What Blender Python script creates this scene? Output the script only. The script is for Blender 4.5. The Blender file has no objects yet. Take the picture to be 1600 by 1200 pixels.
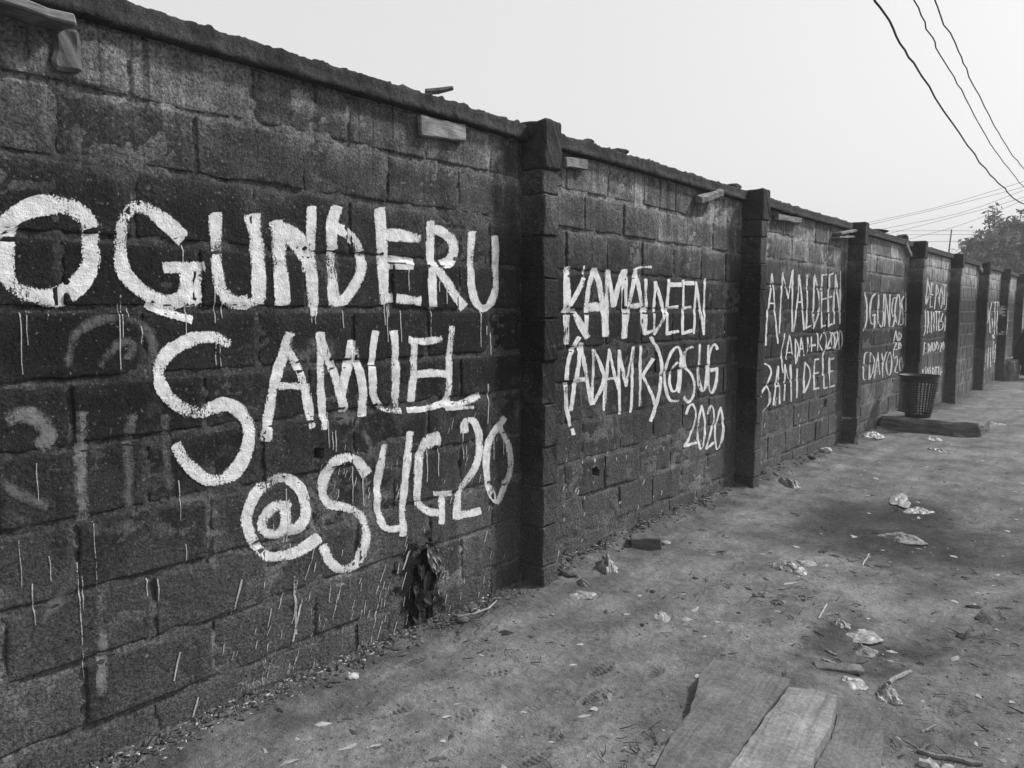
import bpy, bmesh, math, random
import numpy as np
from mathutils import Vector, Matrix
from mathutils.bvhtree import BVHTree
SC = bpy.context.scene
COL = SC.collection
R = math.radians

# ------------------------------------------------------------------ camera, sky, sun, exposure
CAM_X, CAM_Z = 2.682, 1.507
cd = bpy.data.cameras.new('camera'); co = bpy.data.objects.new('camera', cd); COL.objects.link(co)
cd.sensor_width = 36; cd.lens = 27; cd.clip_start = .05; cd.clip_end = 2000
co.location = (CAM_X, 0, CAM_Z); co.rotation_euler = (R(90 - 5.38), 0, R(39.256))
SC.camera = co

SUN_EL, SUN_AZ = 42, 32            # azimuth measured from +y towards +x
w = bpy.data.worlds.new('World'); SC.world = w; w.use_nodes = True
wt = w.node_tree; bg = wt.nodes['Background']
sky = wt.nodes.new('ShaderNodeTexSky'); sky.sky_type = 'NISHITA'; sky.sun_disc = False
sky.sun_elevation = R(SUN_EL); sky.sun_rotation = R(SUN_AZ); sky.dust_density = 6; sky.air_density = 1.5; sky.altitude = 30
bw = wt.nodes.new('ShaderNodeRGBToBW'); wt.links.new(sky.outputs[0], bw.inputs[0])
ma = wt.nodes.new('ShaderNodeMath'); ma.operation = 'MULTIPLY_ADD'; wt.links.new(bw.outputs[0], ma.inputs[0])
ma.inputs[1].default_value = .45; ma.inputs[2].default_value = 6.5      # thin even cloud veil over the clear sky
wt.links.new(ma.outputs[0], bg.inputs[0]); bg.inputs[1].default_value = .1

sd = bpy.data.lights.new('sun', 'SUN'); so = bpy.data.objects.new('sun', sd); COL.objects.link(so)
sd.energy = 5.0; sd.angle = R(6); sd.color = (1, 1, 1)
sv = Vector((math.sin(R(SUN_AZ)) * math.cos(R(SUN_EL)), math.cos(R(SUN_AZ)) * math.cos(R(SUN_EL)), math.sin(R(SUN_EL))))
so.rotation_euler = sv.to_track_quat('Z', 'Y').to_euler(); so.location = (3, 6, 12)

SC.view_settings.view_transform = 'Standard'; SC.view_settings.look = 'None'
SC.view_settings.exposure = 0; SC.view_settings.gamma = 1; SC.view_settings.use_curve_mapping = False
SC.render.engine = "CYCLES"; SC.cycles.use_denoising = True; SC.render.filter_size = 1.05; SC.cycles.max_bounces = 6; SC.cycles.transparent_max_bounces = 12

# ------------------------------------------------------------------ helpers
rng = np.random.default_rng(11); random.seed(4)
def hsh(ix, iy, s):
    n = (ix.astype(np.int64) * 374761393 + iy.astype(np.int64) * 668265263 + s * 1274126177) & 0xffffffff
    n = ((n ^ (n >> 13)) * 1274126177) & 0xffffffff
    n = ((n ^ (n >> 16)) * 2246822519) & 0xffffffff
    return ((n ^ (n >> 15)) & 0xffff) / 65535.
def vn(x, y, s=0):
    x = np.asarray(x, float); y = np.asarray(y, float)
    ix = np.floor(x); iy = np.floor(y); fx = x - ix; fy = y - iy
    fx = fx * fx * (3 - 2 * fx); fy = fy * fy * (3 - 2 * fy)
    a = hsh(ix, iy, s); b = hsh(ix + 1, iy, s); c = hsh(ix, iy + 1, s); d = hsh(ix + 1, iy + 1, s)
    return (a * (1 - fx) + b * fx) * (1 - fy) + (c * (1 - fx) + d * fx) * fy - .5
def fbm(x, y, s=0, o=3):
    r = 0; a = 1
    for k in range(o): r = r + a * vn(x * 2 ** k, y * 2 ** k, s + 17 * k); a *= .5
    return r
def sstep(a, b, x):
    t = np.clip((x - a) / (b - a), 0, 1); return t * t * (3 - 2 * t)

def mk(name, v, f, mat, parent=None, loc=(0, 0, 0), smooth=False):
    me = bpy.data.meshes.new(name); me.from_pydata(np.asarray(v, float).tolist() if not isinstance(v, list) else v, [], f if isinstance(f, list) else f.tolist())
    if smooth: me.shade_smooth()
    me.materials.append(mat); o = bpy.data.objects.new(name, me); o.location = loc; COL.objects.link(o)
    if parent: o.parent = parent
    return o
def tag(o, label=None, cat=None, group=None, kind=None):
    for k, val in (('label', label), ('category', cat), ('group', group), ('kind', kind)):
        if val: o[k] = val
    return o
def empty(name, loc, label, cat, group=None):
    o = bpy.data.objects.new(name, None); o.location = loc; COL.objects.link(o); return tag(o, label, cat, group)
def gridf(nu, nv):
    i, j = np.meshgrid(np.arange(nu - 1), np.arange(nv - 1), indexing='ij'); a = (i * nv + j).ravel()
    return np.stack([a, a + nv, a + nv + 1, a + 1], 1)
def tube(pts, rad, n=6):
    pts = [Vector(p) for p in pts]; rad = rad if hasattr(rad, '__len__') else [rad] * len(pts); v = []; f = []
    for i, p in enumerate(pts):
        t = (pts[min(i + 1, len(pts) - 1)] - pts[max(i - 1, 0)]).normalized()
        a = t.cross(Vector((0, 0, 1)) if abs(t.z) < .95 else Vector((1, 0, 0))).normalized(); b = t.cross(a)
        for k in range(n):
            q = 2 * math.pi * k / n; v.append(tuple(p + (a * math.cos(q) + b * math.sin(q)) * rad[i]))
    for i in range(len(pts) - 1):
        for k in range(n): f.append((i * n + k, i * n + (k + 1) % n, (i + 1) * n + (k + 1) % n, (i + 1) * n + k))
    f.append(tuple(range(n))[::-1]); f.append(tuple(range((len(pts) - 1) * n, len(pts) * n)))
    return v, f
def join(parts):
    v = []; f = []
    for a, b in parts:
        k = len(v); v += [tuple(q) for q in a]; f += [tuple(int(i) + k for i in q) for q in b]
    return v, f
def rough_box(x0, x1, y0, y1, z0, z1, cuts=3, amp=.004, bev=.006, seed=0):
    bm = bmesh.new(); bmesh.ops.create_cube(bm, size=1)
    bmesh.ops.bevel(bm, geom=bm.edges[:], offset=.15, segments=1, affect='EDGES')
    bmesh.ops.subdivide_edges(bm, edges=[e for e in bm.edges if e.calc_length() > .4], cuts=cuts, use_grid_fill=True)
    bm.verts.ensure_lookup_table()
    P = np.array([v.co[:] for v in bm.verts]) + .5
    D = np.array([x1 - x0, y1 - y0, z1 - z0]); bv = np.minimum(bev, D * .3)
    P = np.where(P < .15, P / .15 * bv, np.where(P > .85, D - (1 - P) / .15 * bv, bv + (P - .15) / .7 * (D - 2 * bv))) + np.array([x0, y0, z0])
    for k in range(3):
        q = P[:, (k + 1) % 3] * 31 + P[:, (k + 2) % 3] * 17 + seed * 3.1; r = P[:, k] * 29 + seed * 7.7 + k * 5
        P[:, k] += 2 * amp * fbm(q, r, seed + k, 2)
    f = [tuple(v.index for v in fc.verts) for fc in bm.faces]; bm.free()
    return P.tolist(), f

# ------------------------------------------------------------------ materials (the place is recorded in black and white: all greys)
class Mt:
    def __init__(s, name, rough=.85, spec=.2):
        s.m = bpy.data.materials.new(name); s.m.use_nodes = True; s.t = s.m.node_tree; s.b = s.t.nodes['Principled BSDF']
        s.b.inputs['Roughness'].default_value = rough; s.b.inputs['Specular IOR Level'].default_value = spec
        s.geo = s.t.nodes.new('ShaderNodeNewGeometry'); s.pos = s.geo.outputs['Position']
    def put(s, sock, v):
        if isinstance(v, bpy.types.NodeSocket): s.t.links.new(v, sock)
        else: sock.default_value = v
    def math(s, op, a, b=0., c=0., clamp=False):
        n = s.t.nodes.new('ShaderNodeMath'); n.operation = op; n.use_clamp = clamp
        for i, q in enumerate((a, b, c)): s.put(n.inputs[i], q)
        return n.outputs[0]
    def mul(s, a, b): return s.math('MULTIPLY', a, b)
    def add(s, a, b): return s.math('ADD', a, b)
    def vscale(s, v, sc, off=(0, 0, 0)):
        n = s.t.nodes.new('ShaderNodeMapping'); s.put(n.inputs[0], v); n.inputs[3].default_value = sc; n.inputs[1].default_value = off; return n.outputs[0]
    def noise(s, scale, detail=3, rough=.55, vec=None, dist=0):
        n = s.t.nodes.new('ShaderNodeTexNoise'); s.put(n.inputs['Vector'], vec or s.pos); n.inputs['Scale'].default_value = scale
        n.inputs['Detail'].default_value = detail; n.inputs['Roughness'].default_value = rough; n.inputs['Distortion'].default_value = dist
        return n.outputs[0]
    def rng(s, v, a, b, c, d):
        n = s.t.nodes.new('ShaderNodeMapRange'); n.interpolation_type = 'SMOOTHSTEP'
        for i, q in enumerate((v, a, b, c, d)): s.put(n.inputs[i], q)
        return n.outputs[0]
    def sep(s, v=None):
        n = s.t.nodes.new('ShaderNodeSeparateXYZ'); s.put(n.inputs[0], v or s.pos); return n.outputs
    def mix(s, f, a, b):
        n = s.t.nodes.new('ShaderNodeMix'); s.put(n.inputs[0], f); s.put(n.inputs[2], a); s.put(n.inputs[3], b); return n.outputs[0]
    def ramp(s, f, stops):
        n = s.t.nodes.new('ShaderNodeValToRGB'); s.put(n.inputs[0], f); e = n.color_ramp.elements
        while len(e) < len(stops): e.new(.5)
        for i, (p, c) in enumerate(stops): e[i].position = p; e[i].color = (c, c, c, 1)
        return n.outputs[0]
    def rand(s): return s.t.nodes.new('ShaderNodeObjectInfo').outputs['Random']
    def attr(s, name): n = s.t.nodes.new('ShaderNodeAttribute'); n.attribute_name = name; return n.outputs['Fac']
    def col(s, v): s.put(s.b.inputs['Base Color'], v)
    def bump(s, h, strength=.5, dist=.005):
        n = s.t.nodes.new('ShaderNodeBump'); n.inputs['Strength'].default_value = strength; n.inputs['Distance'].default_value = dist
        s.put(n.inputs['Height'], h)
        if s.b.inputs['Normal'].links: s.put(n.inputs['Normal'], s.b.inputs['Normal'].links[0].from_socket)
        s.put(s.b.inputs['Normal'], n.outputs[0])

def wall_mat(name, gain=1., bed=0., edge=False):
    m = Mt(name, .88, .18); o = m.sep()
    zt = m.add(o[2], m.rng(m.noise(1.3, 5, .6), .25, .75, -.15, .15))
    zt = m.add(zt, m.mul(m.rng(o[1], 3.3, 3.5, 0, .2), m.rng(o[2], 1.55, 1.8, 0, 1)))
    base = m.ramp(m.math('DIVIDE', zt, 2.6), [(0, .066), (.13, .06), (.21, .044), (.3, .028), (.39, .015), (.5, .0115), (.70, .0125), (.745, .024), (.79, .046), (.86, .064), (.885, .1), (1, .112)])
    streak = m.rng(m.noise(1, 4, .6, m.vscale(m.pos, (1, 14, .9))), .3, .7, .72, 1.3)
    blot = m.mul(m.rng(m.noise(2.2, 5, .62), .28, .72, .72, 1.35), m.rng(m.noise(11, 5, .68), .3, .7, .72, 1.3))
    v = m.mul(m.mul(base, streak), m.mul(blot, gain))
    v = m.mul(v, m.rng(m.rand(), 0, 1, .72, 1.36)) if not bed else m.math('MAXIMUM', v, m.mul(bed, blot))
    if edge:
        tc = m.t.nodes.new('ShaderNodeTexCoord'); q = m.sep(tc.outputs['Generated']); fy = m.math('MINIMUM', q[1], m.math('SUBTRACT', 1, q[1])); fz = m.math('MINIMUM', q[2], m.math('SUBTRACT', 1, q[2]))
        ed = m.math('MINIMUM', m.mul(fy, 2), fz); ed = m.add(ed, m.rng(m.noise(9, 5, .65), .3, .7, -.2, .2))
        v = m.mix(m.mul(m.rng(ed, .0, .3, .75, 0), m.rng(o[2], 1.7, 2.0, .25, 1)), v, m.mul(m.math('MAXIMUM', v, .02), 1.9))
    # run-off lines under the coping
    runs = m.rng(m.noise(1, 2, .5, m.vscale(m.pos, (1, 26, .35), (0, 3.3, 0))), .34, .42, .35, 1)
    v = m.mix(m.rng(o[2], 1.95, 2.4, 0, .85), v, m.mul(v, runs))
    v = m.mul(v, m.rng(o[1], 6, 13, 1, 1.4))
    # burn soot round the broken hole, with shade inside it painted black
    mp = m.vscale(m.pos, (0, 1 / .17, 1 / .27), (0, -2.56 / .17, -.13 / .27)); ln = m.t.nodes.new('ShaderNodeVectorMath'); ln.operation = 'LENGTH'; m.put(ln.inputs[0], mp)
    soot = m.rng(m.add(ln.outputs['Value'], m.rng(m.noise(13, 5, .65), .3, .7, -.45, .45)), .7, 1.15, .93, 0)
    # grey dust splashed over the foot of the wall
    dust = m.mul(m.rng(o[2], .1, .8, 1, 0), m.rng(m.noise(2.6, 5, .6), .35, .58, .1, .9))
    v = m.mix(dust, v, .075)
    g = m.noise(85, 4, .72); v = m.mul(v, m.rng(g, .32, .68, .42, 1.55)); v = m.mul(v, m.rng(m.noise(60, 2, .5), .29, .37, .35, 1))
    scf = m.mul(m.rng(m.noise(2.6, 7, .72), .52, .6, 0, .7), m.mul(m.rng(o[2], .1, .5, 0, 1), m.rng(o[2], .9, 1.5, 1, .15)))
    v = m.mix(scf, v, m.mul(.055, m.rng(g, .3, .7, .5, 1.5)))
    v = m.mix(soot, v, .0035)
    sp = m.rng(m.noise(85, 1, .4), .71, .75, 0, .6); v = m.mix(m.mul(sp, m.rng(o[2], .2, 1.2, .35, 1)), v, .2)
    m.col(v)
    h = m.add(m.mul(m.noise(130, 4, .7), .55), m.add(m.mul(m.noise(48, 4, .65), .7), m.mul(m.noise(14, 3), .6)))
    m.bump(h, 1., .02); return m.m
M_BLOCK = wall_mat('rendered block', .95, 0., True)
M_BED = wall_mat('mortar', 2.1, .052)
M_PIER = wall_mat('pier block', .75)
def coping_mat():
    m = Mt('coping concrete', .9, .15); v = m.rng(m.noise(7, 5, .65), .3, .7, .015, .045)
    v = m.mul(v, m.rng(m.noise(160, 2), .3, .7, .6, 1.4)); m.col(v); m.bump(m.noise(55, 5, .7), .9, .012); return m.m
M_COPE = coping_mat()
def paint_mat(name, alb, t0, t1, pw, soft, sc=120):
    m = Mt(name, .7, .25); e = m.attr('edge')
    m.col(m.mul(m.mul(alb, m.rng(m.sep()[1], 6, 10, 1, .74)), m.rng(m.noise(26, 4), .3, .7, .8, 1.12)))
    h = m.add(m.mul(m.noise(130, 4, .7), .55), m.add(m.mul(m.noise(48, 4, .65), .7), m.mul(m.noise(14, 3), .6))); m.bump(h, .8, .010)
    n = m.add(m.mul(m.noise(sc, 4, .7), .55), m.add(m.mul(m.noise(sc * .16, 3, .6), .25), m.mul(m.noise(1, 2, .6, m.vscale(m.pos, (60, 120, 14))), .2)))
    thr = m.add(m.mul(m.math('POWER', e, pw), t1), t0); thr = m.add(thr, m.rng(m.noise(6, 3), .3, .7, -.10, .13))
    a = m.rng(m.math('SUBTRACT', n, thr), -soft, soft, 0, 1); m.put(m.b.inputs['Alpha'], a); return m.m
M_WHITE = paint_mat('white wall paint', .6, .368, .23, 3.5, .03, 150)
M_GREY = paint_mat('worn grey paint', .16, .42, .2, 2, .14, 80)
M_FAINT = paint_mat('faint old paint', .088, .44, .2, 1.5, .17, 60)
M_RUN = paint_mat('paint runs', .36, .40, .07, 2, .05)
def soil_mat():
    m = Mt('dry earth', .95, .1); o = m.sep()
    v = m.rng(m.noise(2.1, 6, .62), .28, .72, .098, .182)
    v = m.mul(v, m.mul(m.rng(m.noise(24, 5, .68), .28, .72, .82, 1.14), m.rng(m.noise(6, 5, .65), .28, .72, .84, 1.16)))
    v = m.mul(v, m.rng(m.noise(1, 5, .62, m.vscale(m.pos, (5.5, 1.3, 9))), .3, .7, .78, 1.17))
    v = m.mul(v, m.mul(m.rng(m.noise(260, 2, .6), .3, .7, .8, 1.2), m.rng(m.noise(75, 4, .7), .3, .7, .9, 1.1)))
    wv = m.t.nodes.new('ShaderNodeVectorMath'); wv.operation = 'MULTIPLY_ADD'
    nn = m.t.nodes.new('ShaderNodeTexNoise'); m.put(nn.inputs['Vector'], m.pos); nn.inputs['Scale'].default_value = 2.4; nn.inputs['Detail'].default_value = 6; nn.inputs['Roughness'].default_value = .65
    m.put(wv.inputs[0], nn.outputs['Color']); wv.inputs[1].default_value = (.9, 1.3, 0); m.put(wv.inputs[2], m.pos)
    def stain(x, y, rx, ry, amt, val):
        nonlocal v
        mp = m.vscale(wv.outputs[0], (1 / rx, 1 / ry, 0), (-(x + .45) / rx, -(y + .65) / ry, 0))
        ln = m.t.nodes.new('ShaderNodeVectorMath'); ln.operation = 'LENGTH'; m.put(ln.inputs[0], mp)
        v = m.mix(m.mul(m.rng(ln.outputs['Value'], .45, 1.1, 1, 0), amt), v, m.mul(v, val))
    for s in STAINS: stain(*s)
    sc_ = m.rng(m.noise(1, 4, .7, m.vscale(m.pos, (46, 20, 20))), .62, .7, 0, .5); v = m.mix(m.mul(sc_, m.rng(m.noise(1.4, 4), .4, .65, .15, 1)), v, m.mul(v, .45))
    # earth colour gets darker towards the foot of the wall
    foot = m.rng(m.add(o[0], m.rng(m.noise(4, 4), .3, .7, -.14, .14)), .05, .42, 1, 0); v = m.mix(m.mul(foot, .9), v, m.mul(v, .45))
    m.col(v)
    m.bump(m.add(m.noise(45, 6, .7), m.mul(m.noise(150, 3, .6), .4)), .9, .013); return m.m
STAINS = [(1.25, 5.9, .8, 1.1, 1, .36), (1.75, 5.6, .7, 1.0, .85, .5), (1.5, 7.0, 1.0, .9, .6, .65), (1.75, 3.75, .3, .45, 1, .42), (.6, 4.9, .5, .5, .3, .75), (1.9, 8.6, .6, .8, .4, .75), (2.3, 4.3, .5, .8, .4, .7), (.9, 9.3, .6, .6, .35, .75), (1.0, 10.6, .8, .35, .4, .7)]
M_SOIL = soil_mat()
def simple(name, a, b, sc=14, rough=.8, spec=.25, bs=0, bd=.004, grain=None):
    m = Mt(name, rough, spec); v = m.rng(m.noise(sc, 4, .6), .3, .7, a, b)
    if grain: v = m.mul(v, m.rng(m.noise(1, 4, .6, m.vscale(m.pos, grain)), .3, .7, .65, 1.3))
    v = m.mul(v, m.rng(m.rand(), 0, 1, .85, 1.15)); m.col(v)
    if bs: m.bump(m.noise(sc * 5, 4, .65), bs, bd)
    return m.m
M_WOOD = simple('weathered board', .12, .22, 12, .85, .15, .4, .004, (40, 12, 160))
def plank_mat(name, lo, hi, dirt):
    m = Mt(name, .92, .1); rt = m.t.nodes.new('ShaderNodeMapping'); m.put(rt.inputs[0], m.pos); rt.inputs[2].default_value = (0, 0, R(-97))
    g = m.noise(1, 6, .68, m.vscale(rt.outputs[0], (2.2, 70, 5)), .4); cr_ = m.noise(1, 3, .5, m.vscale(rt.outputs[0], (1.1, 26, 5)))
    v = m.mul(m.rng(g, .3, .7, lo, hi), m.rng(cr_, .34, .4, .8, 1)); d = m.rng(m.noise(8, 6, .66), .4, .6, 0, 1)
    v = m.mix(m.mul(d, dirt), v, .1); v = m.mul(v, m.rng(m.noise(3.5, 6, .65), .3, .7, .72, 1.25)); v = m.mul(v, m.rng(m.noise(60, 5, .7), .3, .7, .72, 1.22)); v = m.mix(m.rng(m.noise(1, 4, .7, m.vscale(m.pos, (46, 24, 20))), .62, .69, 0, .6), v, .045); m.col(v)
    m.bump(m.add(m.mul(g, .8), m.add(m.mul(m.noise(55, 5, .7), .6), m.mul(cr_, .8))), .7, .007); return m.m
M_PLANK = plank_mat('dusty plank', .165, .215, .22)
M_PLANK2 = plank_mat('buried plank', .108, .14, .6)
M_PLASTIC = simple('torn pale plastic', .09, .34, 34, .45, .4, .5, .003)
M_PAPER = simple('dirty paper', .17, .3, 20, .85, .15, .3, .002)
M_DULL = simple('dull rubbish', .08, .18, 24, .75, .2, .5, .003)
M_DARK = simple('dark rotten matter', .015, .04, 30, .8, .2, .7, .004)
M_LEAF = simple('dried leaf', .07, .2, 30, .7, .25, .4, .003)
M_STICK = simple('bare stick', .16, .34, 40, .8, .2, .4, .002)
M_BASKET = simple('black plastic', .012, .02, 8, .42, .45)
M_CABLE = simple('cable sheath', .02, .035, 8, .7, .2)
M_STONE = simple('pale chip', .2, .42, 40, .9, .15, .5, .003)
M_CLOD = simple('earth clod', .05, .1, 30, .95, .1, .6, .004)
M_SLAB = simple('worn concrete', .085, .145, 6, .92, .12, .7, .008)
M_BRICK = simple('dark brick', .06, .1, 18, .9, .12, .8, .006)
M_FOLI = simple('foliage', .12, .21, 2, .6, .25)
M_BARK = simple('bark', .05, .1, 12, .9, .1, .6, .01)
M_HOUSE = simple('stained plaster', .1, .16, 1.5, .9, .1)
M_ROOF = simple('dark roof sheet', .03, .05, 3, .6, .3)
M_GLASS = simple('window glass', .02, .03, 3, .15, .5)
M_IRON = simple('railing iron', .02, .04, 5, .6, .3)
M_CLOTH = simple('black cloth', .008, .014, 20, .9, .1, .4, .01)
M_CLOTH2 = simple('grey skirt', .03, .05, 20, .9, .1, .4, .01)
M_SKIN = simple('skin', .08, .1, 12, .5, .3)
M_EYE = simple('eye', .02, .03, 12, .3, .4)

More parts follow.
